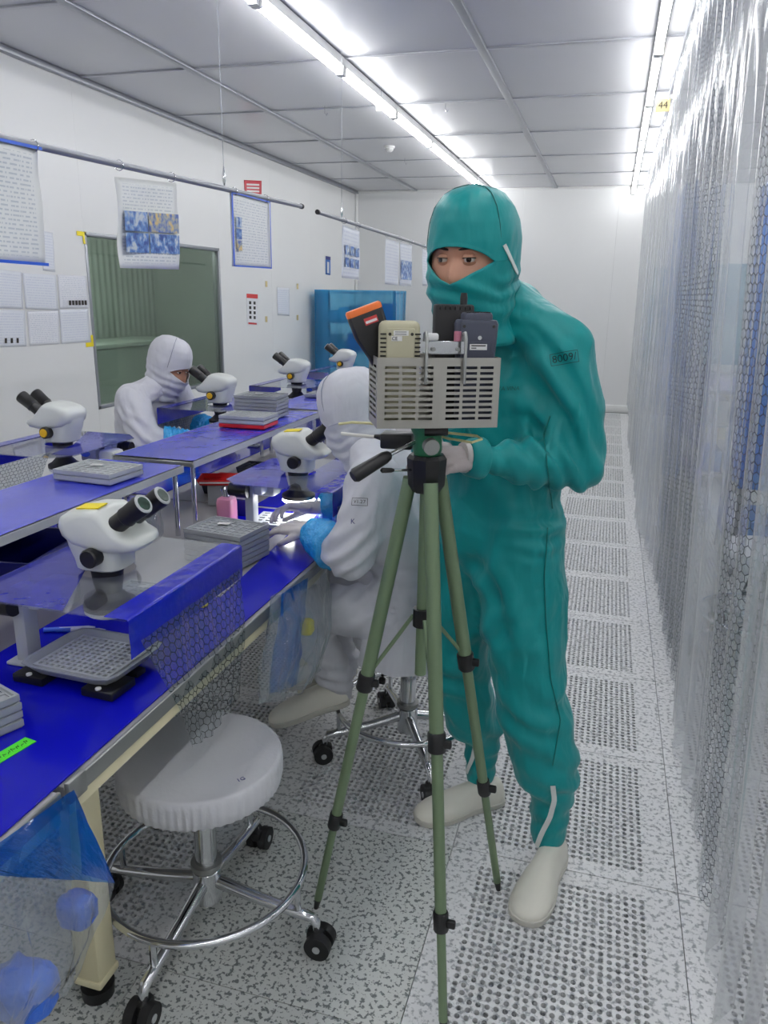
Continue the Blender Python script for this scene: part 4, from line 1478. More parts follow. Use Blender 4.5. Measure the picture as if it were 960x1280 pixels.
HOOD = [(0.135, (0.004, 0.004, 0.004)), (0.130, (0.04, 0.042, 0.036)), (0.115, (0.072, 0.08, 0.064)), (0.09, (0.094, 0.105, 0.083)), (0.06, (0.106, 0.118, 0.094)),
        (0.02, (0.111, 0.124, 0.1)), (-0.02, (0.110, 0.122, 0.1)), (-0.06, (0.117, 0.114, 0.098)), (-0.10, (0.110, 0.106, 0.094)), (-0.14, (0.094, 0.102, 0.09)),
        (-0.18, (0.080, 0.102, 0.092)), (-0.22, (0.086, 0.116, 0.108)), (-0.25, (0.098, 0.13, 0.126))]


def make_head(person, base, pos, fwd, up, cloth, seam, scale=1.0, neck=-0.24, mask_m=None):
    """skin head with face under a cloth hood and mask whose slit shows the eyes; fwd: where it looks"""
    f = V(fwd).normalized()
    u = (V(up) - f * V(up).dot(f)).normalized()
    l = u.cross(f)
    M = Matrix.Translation(V(pos) - V(base)) @ Matrix((f, l, u)).transposed().to_4x4() @ Matrix.Scale(scale, 4)
    # --- skin head
    rings = []
    NA = 72
    for j in range(31):
        z = 0.118 - (0.118 + 0.13) * j / 30
        a, b, c = head_ring(z * 1.1, HOOD)
        r = []
        for i in range(NA):
            th = 2 * PI * i / NA
            cs, sn = math.cos(th), math.sin(th)
            rx = (a if cs > 0 else b) - 0.014
            ry = c - 0.0085
            if j == 0 or j == 30:
                rx, ry = 0.004, 0.004
            x, y = rx * cs, ry * sn
            if cs > 0 and 0 < j < 30:
                az = math.degrees(th if th < PI else th - 2 * PI)
                for s in (-1, 1):
                    dz = (z + 0.014) / 0.013
                    da = (az - s * 19) / 13
                    x -= 0.0075 * math.exp(-dz * dz - da * da)
                x += 0.003 * math.exp(-((z - 0.007) / 0.008) ** 2 - (az / 32) ** 2)
                nz_ = max(0, min(1, (-0.008 - z) / 0.035))
                x += 0.017 * nz_ * math.exp(-(y / 0.0105) ** 2) * (1 if z > -0.062 else max(0, 1 - (-0.062 - z) / 0.012))
                x += 0.005 * math.exp(-((z + 0.08) / 0.01) ** 2 - (y / 0.022) ** 2)
            r.append((x, y, z))
        rings.append(r)
    hd = obj('head', G().loft(rings, cap=True, M=M), 'skin', person, smooth=80)
    for s in (-1, 1):
        c = V((0.0835, s * 0.0305, -0.0145))
        T = M @ Matrix.Translation(c) @ Matrix.Rotation(s * 0.30, 4, 'Z')
        sph = lambda r, k=1.0: [[(r * math.cos(-PI / 2 + PI * j / 10) * math.cos(2 * PI * i / 16), k * r * math.cos(-PI / 2 + PI * j / 10) * math.sin(2 * PI * i / 16), r * math.sin(-PI / 2 + PI * j / 10)) for i in range(16)] for j in range(11)]
        ey = obj('eye', G().loft(sph(0.0118), cap=False, M=T), 'eye_white', hd, smooth=80)
        obj('iris', G().loft([[(x, r * math.cos(q), r * math.sin(q)) for q in [2 * PI * k / 16 for k in range(16)]] for x, r in ((0.0104, 0.0058), (0.0119, 0.0045), (0.0124, 0.001))], M=T), 'eye_dark', hd)
        for sg, h0, nm, mm in ((1, 0.30, 'upper_lid', 'skin'), (-1, -0.38, 'lower_lid', 'skin')):
            lr = []
            for j in range(7):
                el = h0 + sg * j / 6 * 1.0
                lr.append([(0.0131 * math.cos(el * 1.0) * math.cos(q), 0.0145 * math.sin(q), 0.0131 * math.sin(el) * (0.55 + 0.45 * math.cos(q))) for q in [-1.25 + 2.5 * k / 14 for k in range(15)]])
            obj(nm, G().loft(lr, cap=False, closed=False, M=T), mm, hd, smooth=80)
        lash = [(0.0137 * math.cos(0.30) * math.cos(q), 0.0148 * math.sin(q), 0.0137 * math.sin(0.30) * (0.5 + 0.5 * math.cos(q))) for q in [-1.3 + 2.6 * k / 12 for k in range(13)]]
        obj('lashes', G().tube(lash, 0.0009, 6, M=T), 'hair', hd)
        eb = []
        for k in range(9):
            t = k / 8
            az = math.radians(s * (8 + 30 * t))
            zz = 0.0055 + 0.0045 * math.sin(t * 2.2)
            a, b, c3 = head_ring(zz * 1.1, HOOD)
            eb.append(((a - 0.0135) * math.cos(az) + 0.001, (c3 - 0.0135) * math.sin(az), zz))
        obj('eyebrow', G().tube(eb, [0.0015, 0.0028, 0.0034, 0.0034, 0.0032, 0.003, 0.0026, 0.002, 0.001], 6, M=M), 'hair', hd)
    # --- hood with mask: rows follow the rim of the eye slit
    AZ = 96
    zt = lambda a: 0.016 - 0.030 * min(1, abs(a) / 52) ** 2.4 - 0.004
    zb = lambda a: -0.064 + 0.044 * min(1, abs(a) / 52) ** 1.0
    NU, NO, ND = 22, 4, 22
    grid = []
    for j in range(NU + NO + ND + 1):
        row = []
        for i in range(AZ):
            az = -180 + 360 * i / AZ
            cl = max(-52, min(52, az))
            k = math.exp(-max(0, abs(az) - 52) / 30)
            top, bot = zt(cl), zb(cl) - 0.0008
            top = top * k + (-0.016) * (1 - k)
            bot = bot * k + (-0.022) * (1 - k)
            if j <= NU:
                t = j / NU
                z = 0.135 + (top - 0.135) * (1 - (1 - t) ** 1.5 if t < 1 else 1)
            elif j <= NU + NO:
                z = top + (bot - top) * (j - NU) / NO
            else:
                z = bot + (neck - bot) * (j - NU - NO) / ND
            a, b, c = head_ring(z, HOOD)
            th = math.radians(az)
            rx = a if math.cos(th) > 0 else b
            p = V((rx * math.cos(th), c * math.sin(th), z))
            # wrinkles below the slit and along the back of the neck
            wv = 0.0
            if z < -0.02:
                e = min(1, (-0.02 - z) / 0.05)
                wv += 0.0035 * e * math.sin((z + 0.25 * p.y) * 160 + 3 * noise.noise(p * 14))
                wv += 0.007 * e * noise.noise(p * 17 + V((3, 1, 0)))
            else:
                wv += 0.004 * noise.noise(p * 11)
            # seam round the crown and lip of the slit
            if z > -0.016 and abs(abs(math.degrees(th)) - 62) < 2.0:
                wv -= 0.0018
            if abs(az) < 58 and (abs(z - top) < 0.006 or abs(z - bot) < 0.007):
                wv += 0.0012
            q = p + V((p.x, p.y, 0)).normalized() * wv if (p.x or p.y) else p
            row.append(q)
        grid.append(row)
    vs = [p for r in grid for p in r]
    fs = []
    for j in range(len(grid) - 1):
        for i in range(AZ):
            az = -180 + 360 * (i + 0.5) / AZ
            if NU <= j < NU + NO and abs(az) < 51:
                continue
            a = j * AZ + i
            b = j * AZ + (i + 1) % AZ
            fs.append((a, b, b + AZ, a + AZ))
    me = G().add(vs, fs, M).mesh('hood', smooth=80)
    ho = link('hood', me, cloth, person)
    so = ho.modifiers.new('thickness', 'SOLIDIFY')
    so.thickness = 0.004
    so.offset = -1
    # seam line over the crown
    for s in (-1, 1):
        pts = []
        for k in range(15):
            z = 0.134 - 0.135 * (k / 14) ** 1.6
            a, b, c = head_ring(z, HOOD)
            th = math.radians(62) * s
            pts.append((a * math.cos(th) * 1.0, c * math.sin(th), z))
        obj('hood_seam', G().tube(pts, 0.0011, 5, M=M), seam, ho)
    return hd, ho, M


def make_shoe(person, base, heel, toe, m='shoe', pitch=0.0, z=0.0, L=0.28):
    heel, toe = V(heel), V(toe)
    d = V((toe.x - heel.x, toe.y - heel.y, 0)).normalized()
    s = V((-d.y, d.x, 0))
    M = Matrix.Translation(V((heel.x, heel.y, z)) - V(base)) @ Matrix((d, s, V((0, 0, 1)))).transposed().to_4x4() @ Matrix.Rotation(pitch, 4, 'Y')
    prof = [(-0.006, 0.026, 0.060), (0.0, 0.034, 0.078), (0.03, 0.04, 0.088), (0.07, 0.038, 0.09), (0.11, 0.039, 0.085), (0.15, 0.048, 0.074), (0.19, 0.053, 0.063), (0.23, 0.051, 0.053), (0.26, 0.041, 0.043), (0.275, 0.026, 0.034), (0.281, 0.006, 0.024)]
    rings = []
    for x, w_, h in prof:
        x *= L / 0.28
        r = []
        for k in range(24):
            a = 2 * PI * k / 24
            c, s_ = math.cos(a), math.sin(a)
            y = w_ * math.copysign(abs(c) ** 0.8, c)
            zz = 0.014 + (h - 0.014) * s_ ** 0.85 if s_ > 0 else 0.014 + 0.006 * s_
            r.append((x, y, zz))
        rings.append(r)
    sh = obj('shoe', G().loft(rings, M=M), m, person, smooth=60)
    sole = []
    for zz, k in ((0, 0.96), (0.003, 1.03), (0.018, 1.05), (0.020, 1.0)):
        pts = [(x * L / 0.28, w_ * k) for x, w_, h in prof] + [(x * L / 0.28, -w_ * k) for x, w_, h in prof[::-1]]
        sole.append([(0.137 + (x - 0.137) * (1 + (k - 1) * 0.3), y, zz) for x, y in pts])
    obj('sole', G().loft(sole, M=M), 'shoe_sole', sh)
    return sh


def make_hand(person, base, wrist, direction, back, m, side, curl=0.5, spread=0.06, thumb_out=0.6, name='glove', size=1.0):
    """five-fingered gloved hand; side=+1: the thumb lies on the +(back x direction) side"""
    d = V(direction).normalized()
    b = (V(back) - d * V(back).dot(d)).normalized()
    s = b.cross(d) * side
    T = Matrix.Translation(V(wrist) - V(base)) @ Matrix((d, s, b)).transposed().to_4x4() @ Matrix.Scale(size, 4)
    W = lambda x, y, z: T @ V((x, y, z))
    k = size
    ch = [[(W(-0.03, 0, 0), 0.024 * k), (W(0.01, 0, 0), 0.023 * k), (W(0.035, 0, 0), 0.021 * k)],
          [(W(0.02, 0.016, 0.002), 0.016 * k), (W(0.085, 0.026, 0.004), 0.0125 * k)], [(W(0.02, 0.005, 0.004), 0.016 * k), (W(0.088, 0.008, 0.006), 0.0125 * k)],
          [(W(0.02, -0.008, 0.003), 0.016 * k), (W(0.084, -0.010, 0.004), 0.012 * k)], [(W(0.02, -0.018, 0), 0.015 * k), (W(0.076, -0.027, 0), 0.011 * k)]]
    for y, L, r, x0, cc in ((0.027, 0.072, 0.0092, 0.084, 0.8), (0.008, 0.080, 0.0095, 0.088, 1.0), (-0.011, 0.074, 0.0090, 0.084, 1.1), (-0.029, 0.058, 0.0080, 0.076, 1.2)):
        a = 0.0
        p = V((x0, y, 0.004))
        pts = [(W(*p), r * 1.08 * k)]
        for seg, fr in enumerate((0.42, 0.32, 0.26)):
            a += curl * cc * (0.7 if seg == 0 else 0.9)
            sp = spread * (y / 0.027)
            p = p + V((math.cos(a) * math.cos(sp), math.sin(sp) * (1 if seg == 0 else 0.3), -math.sin(a))) * L * fr
            pts.append((W(*p), r * (1.0, 0.94, 0.85)[seg] * k))
        ch.append(pts)
    t0 = V((0.018, 0.018, -0.004))
    t1 = t0 + V((0.030, 0.026 * (0.5 + thumb_out), -0.010))
    t2 = t1 + V((0.030, 0.008 * thumb_out, -0.012))
    t3 = t2 + V((0.022, -0.004, -0.010))
    ch.append([(W(*t0), 0.014 * k), (W(*t1), 0.0115 * k), (W(*t2), 0.0100 * k), (W(*t3), 0.0082 * k)])
    me = blob(name, ch, 0.0032 * k, 3)
    return link(name, me, m, person)


def surf(bvh, px, py, base, lift=0.0015):
    """where a photo pixel's ray meets a body's surface"""
    r = ray(px, py).normalized()
    h = bvh.ray_cast(CAMP - V(base), r)
    if h[0] is None:
        return None, None
    n = h[1] if h[1].dot(r) < 0 else -h[1]
    return h[0] + n * lift, n


def strip_on(bvh, base, px_pts, width, m, parent, name):
    pts = []
    for a, b in zip(px_pts[:-1], px_pts[1:]):
        n = max(2, int(math.hypot(b[0] - a[0], b[1] - a[1]) / 4))
        for k in range(n):
            p, nn = surf(bvh, a[0] + (b[0] - a[0]) * k / n, a[1] + (b[1] - a[1]) * k / n, base, 0.003)
            if p is not None:
                pts.append((p, nn))
    if len(pts) < 3:
        return None
    P = [p for p, _ in pts]
    P = [P[0]] + [(P[i - 1] + P[i] * 2 + P[i + 1]) / 4 for i in range(1, len(P) - 1)] + [P[-1]]
    rings = []
    for i, p in enumerate(P):
        t = (P[min(i + 1, len(P) - 1)] - P[max(i - 1, 0)]).normalized()
        n = pts[i][1]
        s = t.cross(n).normalized()
        rings.append([p - s * width / 2 - n * 0.002, p - s * width / 2 + n * 0.0005, p + s * width / 2 + n * 0.0005, p + s * width / 2 - n * 0.002])
    return obj(name, G().loft(rings), m, parent)


def drape(o, bvh, n):
    for v in o.data.vertices:
        h = bvh.ray_cast(v.co + n * 0.06, -n)
        if h[0] is not None:
            v.co = h[0] + n * 0.0012
    o.data.update()


def stamp(bvh, base, px, py, txt, size, m, parent, frame=None, tilt=0.0, name='lettering'):
    p, n = surf(bvh, px, py, base, 0.002)
    if p is None:
        return
    ns = [surf(bvh, px + a, py + b, base)[1] for a in (-18, -9, 0, 9, 18) for b in (-8, 0, 8)]
    ns = [q for q in ns if q is not None]
    n = sum(ns, V((0, 0, 0))).normalized()
    r = V(right)
    x = (r - n * r.dot(n)).normalized()
    y = n.cross(x)
    M = Matrix.Translation(p + n * 0.002) @ Matrix((x, y, n)).transposed().to_4x4() @ Matrix.Rotation(tilt, 4, 'Z')
    o = text_mesh(txt, size, m, M, parent, name=name)
    drape(o, bvh, n)
    if frame:
        w_, h_ = frame
        g = G()
        ring = [[(sx * (w_ / 2 + e), sy * (h_ / 2 + e), 0) for sx, sy in ((1, 1), (-1, 1), (-1, -1), (1, -1))] for e in (0, 0.0012)]
        g.loft(ring, cap=False, M=M)
        k = 16
        g = G()
        for a, b in (((1, 1), (-1, 1)), ((-1, 1), (-1, -1)), ((-1, -1), (1, -1)), ((1, -1), (1, 1))):
            for i in range(k):
                c = [(a[0] + (b[0] - a[0]) * t, a[1] + (b[1] - a[1]) * t) for t in (i / k, (i + 1) / k)]
                q = [(x_ * (w_ / 2 + e), y_ * (h_ / 2 + e), 0) for e in (0, 0.0012) for x_, y_ in c]
                g.add([q[0], q[1], q[3], q[2]], [(0, 1, 2, 3)], M)
        drape(obj('stamp_frame', g, m, parent, weld=1e-6), bvh, n)
    return o


# ---------------------------------------------------------------- the person in teal behind the tripod
GB = V((-0.17, 1.88, 0))
gp = thing('person', 'person in teal cleanroom coverall, hood and mask, standing behind the tripod', 'person', GB)
sa = V((0.77, -0.64, 0))          # towards the person's left shoulder
fr_ = V((-0.64, -0.77, 0))        # where the chest faces
C = V((-0.235, 1.925, 0))
sL, sR = C + sa * 0.185 + V((0, 0, 1.385)), C - sa * 0.185 + V((0, 0, 1.375))
hL, hR = V((-0.185, 1.885, 0.90)), V((-0.335, 1.975, 0.90))
kL, kR = V((-0.118, 1.835, 0.50)), V((-0.335, 1.985, 0.50))
aL, aR = V((-0.040, 1.835, 0.13)), V((-0.262, 2.045, 0.13))
eL, wL = V((-0.045, 1.80, 1.125)), V((-0.235, 1.655, 1.155))
eR, wR = V((-0.400, 1.93, 1.13)), V((-0.372, 1.70, 1.165))
chains = [
    [(C + V((-0.03, 0, 0.93)), 0.15), (C + V((-0.02, 0, 1.02)), 0.142), (C + V((0, 0, 1.2)), 0.150), (C + V((-0.01, -0.02, 1.33)), 0.125), (V((-0.268, 1.86, 1.45)), 0.082), (V((-0.285, 1.83, 1.53)), 0.075)],
    [(C + sa * 0.06 + V((-0.01, 0, 0.95)), 0.125), (C + sa * 0.055 + V((0, 0, 1.05)), 0.125), (C + sa * 0.10 + V((0, 0, 1.27)), 0.108), (sL - sa * 0.04, 0.085)],
    [(C - sa * 0.06 + V((-0.01, 0, 0.95)), 0.125), (C - sa * 0.055 + V((0, 0, 1.05)), 0.125), (C - sa * 0.10 + V((0, 0, 1.27)), 0.108), (sR + sa * 0.04, 0.085)],
    [(V((-0.215, 1.885, 1.475)), 0.072), (sL + V((-0.04, 0.02, 0.01)), 0.066)], [(V((-0.24, 1.86, 1.47)), 0.085), (sL - V((0, 0, -0.005)), 0.074)], [(V((-0.268, 1.86, 1.46)), 0.08), (sR, 0.074)],
    [(sL - sa * 0.015, 0.085), (sL * 0.5 + eL * 0.5 + V((0.006, 0, 0)), 0.083), (eL, 0.073)],
    [(eL, 0.074), (eL * 0.45 + wL * 0.55, 0.068), (wL, 0.046)],
    [(sR, 0.088), (sR * 0.5 + eR * 0.5, 0.08), (eR, 0.07)], [(eR, 0.07), (eR * 0.5 + wR * 0.5, 0.062), (wR, 0.046)],
    [(hL + V((0, 0, 0.05)), 0.132), (hL * 0.5 + kL * 0.5, 0.124), (kL, 0.108), (kL * 0.45 + aL * 0.55 + V((0.012, 0, 0)), 0.102), (aL + V((0, 0, 0.13)), 0.082)],
    [(aL + V((0, 0, 0.15)), 0.076), (aL + V((0, 0, 0.09)), 0.072), (aL + V((0, 0, 0.04)), 0.066), (aL + V((0, 0, -0.035)), 0.062)],
    [(hR + V((0, 0, 0.05)), 0.13), (hR * 0.5 + kR * 0.5, 0.118), (kR, 0.10), (kR * 0.45 + aR * 0.55, 0.092), (aR + V((0, 0, 0.13)), 0.078)],
    [(aR + V((0, 0, 0.15)), 0.074), (aR + V((0, 0, 0.09)), 0.07), (aR + V((0, 0, 0.04)), 0.064), (aR + V((0, 0, -0.035)), 0.06)],
]
waves = [
    (eL + V((-0.05, -0.03, 0.02)), (0.8, 0.5, 0.5), 0.052, 0.0095, 0.10), (eL * .4 + wL * .6, (0.8, 0.62, 0.25), 0.05, 0.006, 0.08), (wL, (0.8, 0.6, 0), 0.022, 0.0035, 0.035),
    (sL + V((-0.05, -0.05, -0.08)), (0.7, 0.2, 0.7), 0.07, 0.008, 0.11), (C + fr_ * 0.1 + V((0.03, 0, 1.15)), (0.45, 0, 1), 0.10, 0.005, 0.13),
    (C + V((0, 0, 0.955)), (0, 0.15, 1), 0.042, 0.0075, 0.055), (C + V((0.1, -0.1, 0.955)), (0, 0.1, 1), 0.042, 0.007, 0.07), (C + V((-0.12, 0, 0.955)), (0, 0.1, 1), 0.042, 0.006, 0.08),
    (kL + V((0.02, -0.04, -0.03)), (0.5, 0, 1), 0.085, 0.006, 0.13), (hL + V((0, -0.1, -0.15)), (0.9, 0, 0.55), 0.10, 0.006, 0.15), (hL * .5 + hR * .5 + V((0, -0.08, -0.18)), (0.8, 0, -0.6), 0.09, 0.007, 0.13),
    (aL + V((0, 0, 0.15)), (0.35, 0.2, 1), 0.075, 0.006, 0.10), (aL + V((0, 0, 0.04)), (-0.4, 0.1, 1), 0.05, 0.004, 0.07),
    (aR + V((0, 0, 0.15)), (0.35, 0.2, 1), 0.075, 0.006, 0.10), (aR + V((0, 0, 0.04)), (-0.4, 0.1, 1), 0.05, 0.004, 0.07), (kR + V((0, -0.05, 0)), (0.3, 0, 1), 0.09, 0.006, 0.12),
    (V((-0.25, 1.84, 1.44)), (0.3, 0.3, 1), 0.04, 0.006, 0.07),
]
waves = [(c_, a_, l_, m_ * 1.45, r_) for c_, a_, l_, m_, r_ in waves]
bme = blob('coverall', chains, 0.0075, 7, folds={'waves': waves, 'noise': (7.5, 0.016), 'stretch': (1, 1, 0.6)})
gbody = link('coverall', shift_mesh(bme, GB), 'teal', gp)
hd, ho, HM = make_head(gp, GB, (-0.308, 1.775, 1.596), (-0.27, -0.95, -0.10), (0.03, 0.08, 1), 'teal', 'teal_dark', neck=-0.20)
make_shoe(gp, GB, (-0.018, 1.862), (-0.078, 1.60))
make_shoe(gp, GB, (-0.205, 2.065), (-0.42, 1.895))
make_hand(gp, GB, wL + V((-0.03, -0.022, 0.005)), (-0.62, -0.72, 0.02), (0.3, -0.35, 0.85), 'glove_grey', -1, curl=0.55)
make_hand(gp, GB, wR + V((0.002, -0.03, 0.003)), (0.05, -0.95, 0.02), (-0.5, 0, 0.85), 'glove_grey', 1, curl=0.6)
for wv_, ev_ in ((wL, eL), (wR, eR)):
    d = (wv_ - ev_).normalized()
    wobj('cuff', G().tube([wv_ + d * 0.015, wv_ + d * 0.02, wv_ + d * 0.05, wv_ + d * 0.055], [0.045, 0.047, 0.041, 0.037], 24), 'teal', gp)
    wobj('glove_cuff', G().tube([wv_ + d * 0.05, wv_ + d * 0.062, wv_ + d * 0.066], [0.034, 0.0345, 0.032], 20), 'glove', gp)
bv = BVHTree.FromPolygons([v.co.copy() for v in bme.vertices], [tuple(p.vertices) for p in bme.polygons])
strip_on(bv, GB, [(691, 982), (693, 1000), (688, 1020), (676, 1045), (664, 1078)], 0.013, 'tape', gbody, 'zipper_tape')
strip_on(bv, GB, [(594, 925), (592, 945), (584, 965), (566, 986)], 0.012, 'tape', gbody, 'zipper_tape')
strip_on(bv, GB, [(684, 660), (680, 720), (682, 780), (688, 850), (700, 900), (690, 960)], 0.002, 'teal_seam', gbody, 'side_seam')
strip_on(bv, GB, [(688, 520), (680, 545), (690, 640)], 0.002, 'teal_seam', gbody, 'sleeve_seam')
stamp(bv, GB, 706, 447, '8009/', 0.023, mat('stamp_teal', (4, 58, 62), 0.6), gbody, (0.058, 0.024), 0.16)
stamp(bv, GB, 632, 486, 'HWA VINA', 0.014, 'teal_dark', gbody, None, -0.06)
hv = BVHTree.FromPolygons([v.co.copy() for v in ho.data.vertices], [tuple(p.vertices) for p in ho.data.polygons])
strip_on(hv, GB, [(630, 306), (637, 322), (646, 342), (652, 352)], 0.008, 'tape', ho, 'hood_zipper')

# ---------------------------------------------------------------- two seated workers in white


def seated(base, mir, label, seed, head_pos, head_f, det, reach=0.0):
    """worker seated facing local +x; mir=-1 mirrors to face -x; near side (towards the camera) is local -y"""
    B = V(base)
    w_ = lambda x, y, z: B + V((mir * x, y, z))
    p = thing('person', label, 'person', B, 0, 'seated workers in white')
    sN, sF = w_(0.05, -0.17, 0.985), w_(0.08, 0.18, 0.99)
    eN, wN = w_(0.10 + reach * 0.6, -0.245, 0.775 + 0.3 * reach), w_(0.245 + reach, -0.135, 0.795)
    eF, wF = w_(0.13, 0.255, 0.80), w_(0.315, 0.155, 0.80)
    ch = [[(w_(-0.02, 0, 0.535), 0.125), (w_(-0.035, 0, 0.68), 0.135), (w_(0.005, 0, 0.87), 0.130), (w_(0.07, 0, 0.99), 0.10), (w_(0.14, 0.01, 1.06), 0.08)],
          [(w_(-0.02, -0.08, 0.555), 0.10), (w_(-0.01, -0.08, 0.75), 0.105), (sN, 0.09)], [(w_(-0.02, 0.08, 0.555), 0.10), (w_(-0.01, 0.08, 0.75), 0.105), (sF, 0.09)],
          [(w_(0.12, 0, 1.05), 0.075), (sN, 0.075)], [(w_(0.12, 0, 1.05), 0.075), (sF, 0.075)],
          [(sN, 0.09), (sN * .5 + eN * .5, 0.085), (eN, 0.074)], [(eN, 0.074), (eN * .5 + wN * .5, 0.06), (wN, 0.044)],
          [(sF, 0.09), (sF * .5 + eF * .5, 0.082), (eF, 0.07)], [(eF, 0.07), (eF * .5 + wF * .5, 0.056), (wF, 0.042)],
          [(w_(0.0, -0.09, 0.545), 0.105), (w_(0.16, -0.11, 0.55), 0.088), (w_(0.30, -0.11, 0.54), 0.082)], [(w_(0.0, 0.09, 0.545), 0.105), (w_(0.16, 0.11, 0.55), 0.085), (w_(0.31, 0.11, 0.54), 0.082)],
          [(w_(0.30, -0.11, 0.535), 0.08), (w_(0.26, -0.08, 0.40), 0.074), (w_(0.21, -0.05, 0.28), 0.066), (w_(0.205, -0.045, 0.225), 0.055)],
          [(w_(0.31, 0.11, 0.535), 0.08), (w_(0.28, 0.12, 0.38), 0.072), (w_(0.24, 0.12, 0.26), 0.062), (w_(0.24, 0.12, 0.225), 0.054)]]
    wv = [(eN + V((0, -0.04, 0.03)), (mir * 0.5, 0, 0.8), 0.05, 0.009, 0.10), (sN + V((mir * 0.05, -0.02, -0.1)), (mir * 0.8, 0, 0.5), 0.06, 0.008, 0.11),
          (w_(0.08, -0.1, 0.60), (mir * 0.7, 0, 0.7), 0.05, 0.008, 0.12), (w_(0.0, -0.1, 0.68), (0, 0.1, 1), 0.06, 0.007, 0.12),
          (w_(0.23, -0.06, 0.30), (0.1, 0, 1), 0.05, 0.010, 0.09), (w_(0.25, 0.12, 0.28), (0.1, 0, 1), 0.05, 0.009, 0.09), (w_(0.1, 0, 1.03), (mir * 0.6, 0, 1), 0.035, 0.007, 0.08),
          (w_(-0.1, 0, 0.8), (0, 0.2, 1), 0.09, 0.005, 0.16)]
    me = blob('coverall', ch, 0.0095, 7, folds={'waves': wv, 'noise': (8.5, 0.010)})
    bo_ = link('coverall', shift_mesh(me, B), 'suit_white', p)
    # the hem of the tunic hanging over the seat

    def skirt(u, v):
        th = PI * (0.10 + 0.80 * u) - PI / 2 + PI / 2
        ang = PI * 0.30 + PI * 1.4 * u
        r = 0.155 + 0.04 * v
        return (mir * (-0.02 + (r + 0.006 * math.sin(u * 46)) * math.cos(ang)) - 0.0, (r + 0.012 + 0.006 * math.sin(u * 46)) * math.sin(ang), 0.60 - 0.20 * v)
    sk = obj('tunic_hem', G().sheet(skirt, 120, 10), 'suit_white', p)
    hd_, ho_, M_ = make_head(p, B, head_pos, head_f, (mir * 0.35, 0, 1), 'suit_white', 'suit_line', 0.98, neck=-0.19)
    for wr, el, sd in ((wN, eN, -1), (wF, eF, 1)):
        d = (wr - el).normalized()
        a, b = el + (wr - el) * 0.40, wr + d * 0.025
        g_ = G()
        pts, rr = [], []
        for k in range(25):
            t = k / 24
            pts.append(a + (b - a) * t)
            rr.append((0.072 + (0.046 - 0.072) * t) + 0.0032 * math.sin(k * 1.9) + 0.002 * math.sin(k * 4.1) + (0 if 0 < k < 24 else -0.006))
        g_.tube(pts, rr, 36)
        g_.v = [tuple(V(q) + V((noise.noise(V(q) * 45), noise.noise(V(q) * 45 + V((9, 0, 0))), noise.noise(V(q) * 45 + V((0, 9, 0))))) * 0.006) for q in g_.v]
        wobj('sleeve_cover', g_, 'cover_blue', p, smooth=80, label='shiny blue sleeve cover')
    t1, t2 = det['near'], det['far']
    make_hand(p, B, wN + (wN - eN).normalized() * 0.045, t1[0], t1[1], 'glove', -mir * t1[2], curl=t1[3], thumb_out=0.5)
    make_hand(p, B, wF + (wF - eF).normalized() * 0.045, t2[0], t2[1], 'glove', mir * t2[2], curl=t2[3], thumb_out=0.3)
    for y_, x_ in ((-0.045, 0.17), (0.12, 0.205)):
        make_shoe(p, B, w_(x_, y_, 0), w_(x_ + 0.22, y_ - 0.08 * (1 if y_ < 0 else 0), 0), pitch=0.30, z=0.195, L=0.27)
    return p, bo_, me


W2B = V((-0.56, 2.215, 0))
w2, w2b, w2m = seated(W2B, -1, 'person in white cleanroom suit seated at the aisle, bent to a microscope', 1, (-0.738, 2.235, 1.155), (-0.93, 0.12, -0.36),
                      {'near': ((-0.93, 0.33, -0.12), (0.1, -0.35, 1), 1, 0.25), 'far': ((-0.9, -0.42, 0.02), (0.2, 0.5, 0.8), 1, 0.5)})
bv2 = BVHTree.FromPolygons([v.co.copy() for v in w2m.vertices], [tuple(p.vertices) for p in w2m.polygons])
stamp(bv2, W2B, 449, 627, 'V1.27', 0.014, 'ink', w2b, (0.042, 0.019), -0.05)
stamp(bv2, W2B, 441, 652, 'K', 0.02, 'navy', w2b)
W1B = V((-2.27, 3.44, 0))
w1, w1b, w1m = seated(W1B, 1, 'person in white cleanroom suit seated by the window, bent to a microscope', 2, (-2.105, 3.45, 1.155), (0.93, -0.10, -0.36),
                      {'near': ((0.93, 0.33, -0.12), (-0.1, -0.35, 1), 1, 0.3), 'far': ((0.9, -0.42, 0.02), (-0.2, 0.5, 0.8), 1, 0.5)}, reach=0.10)

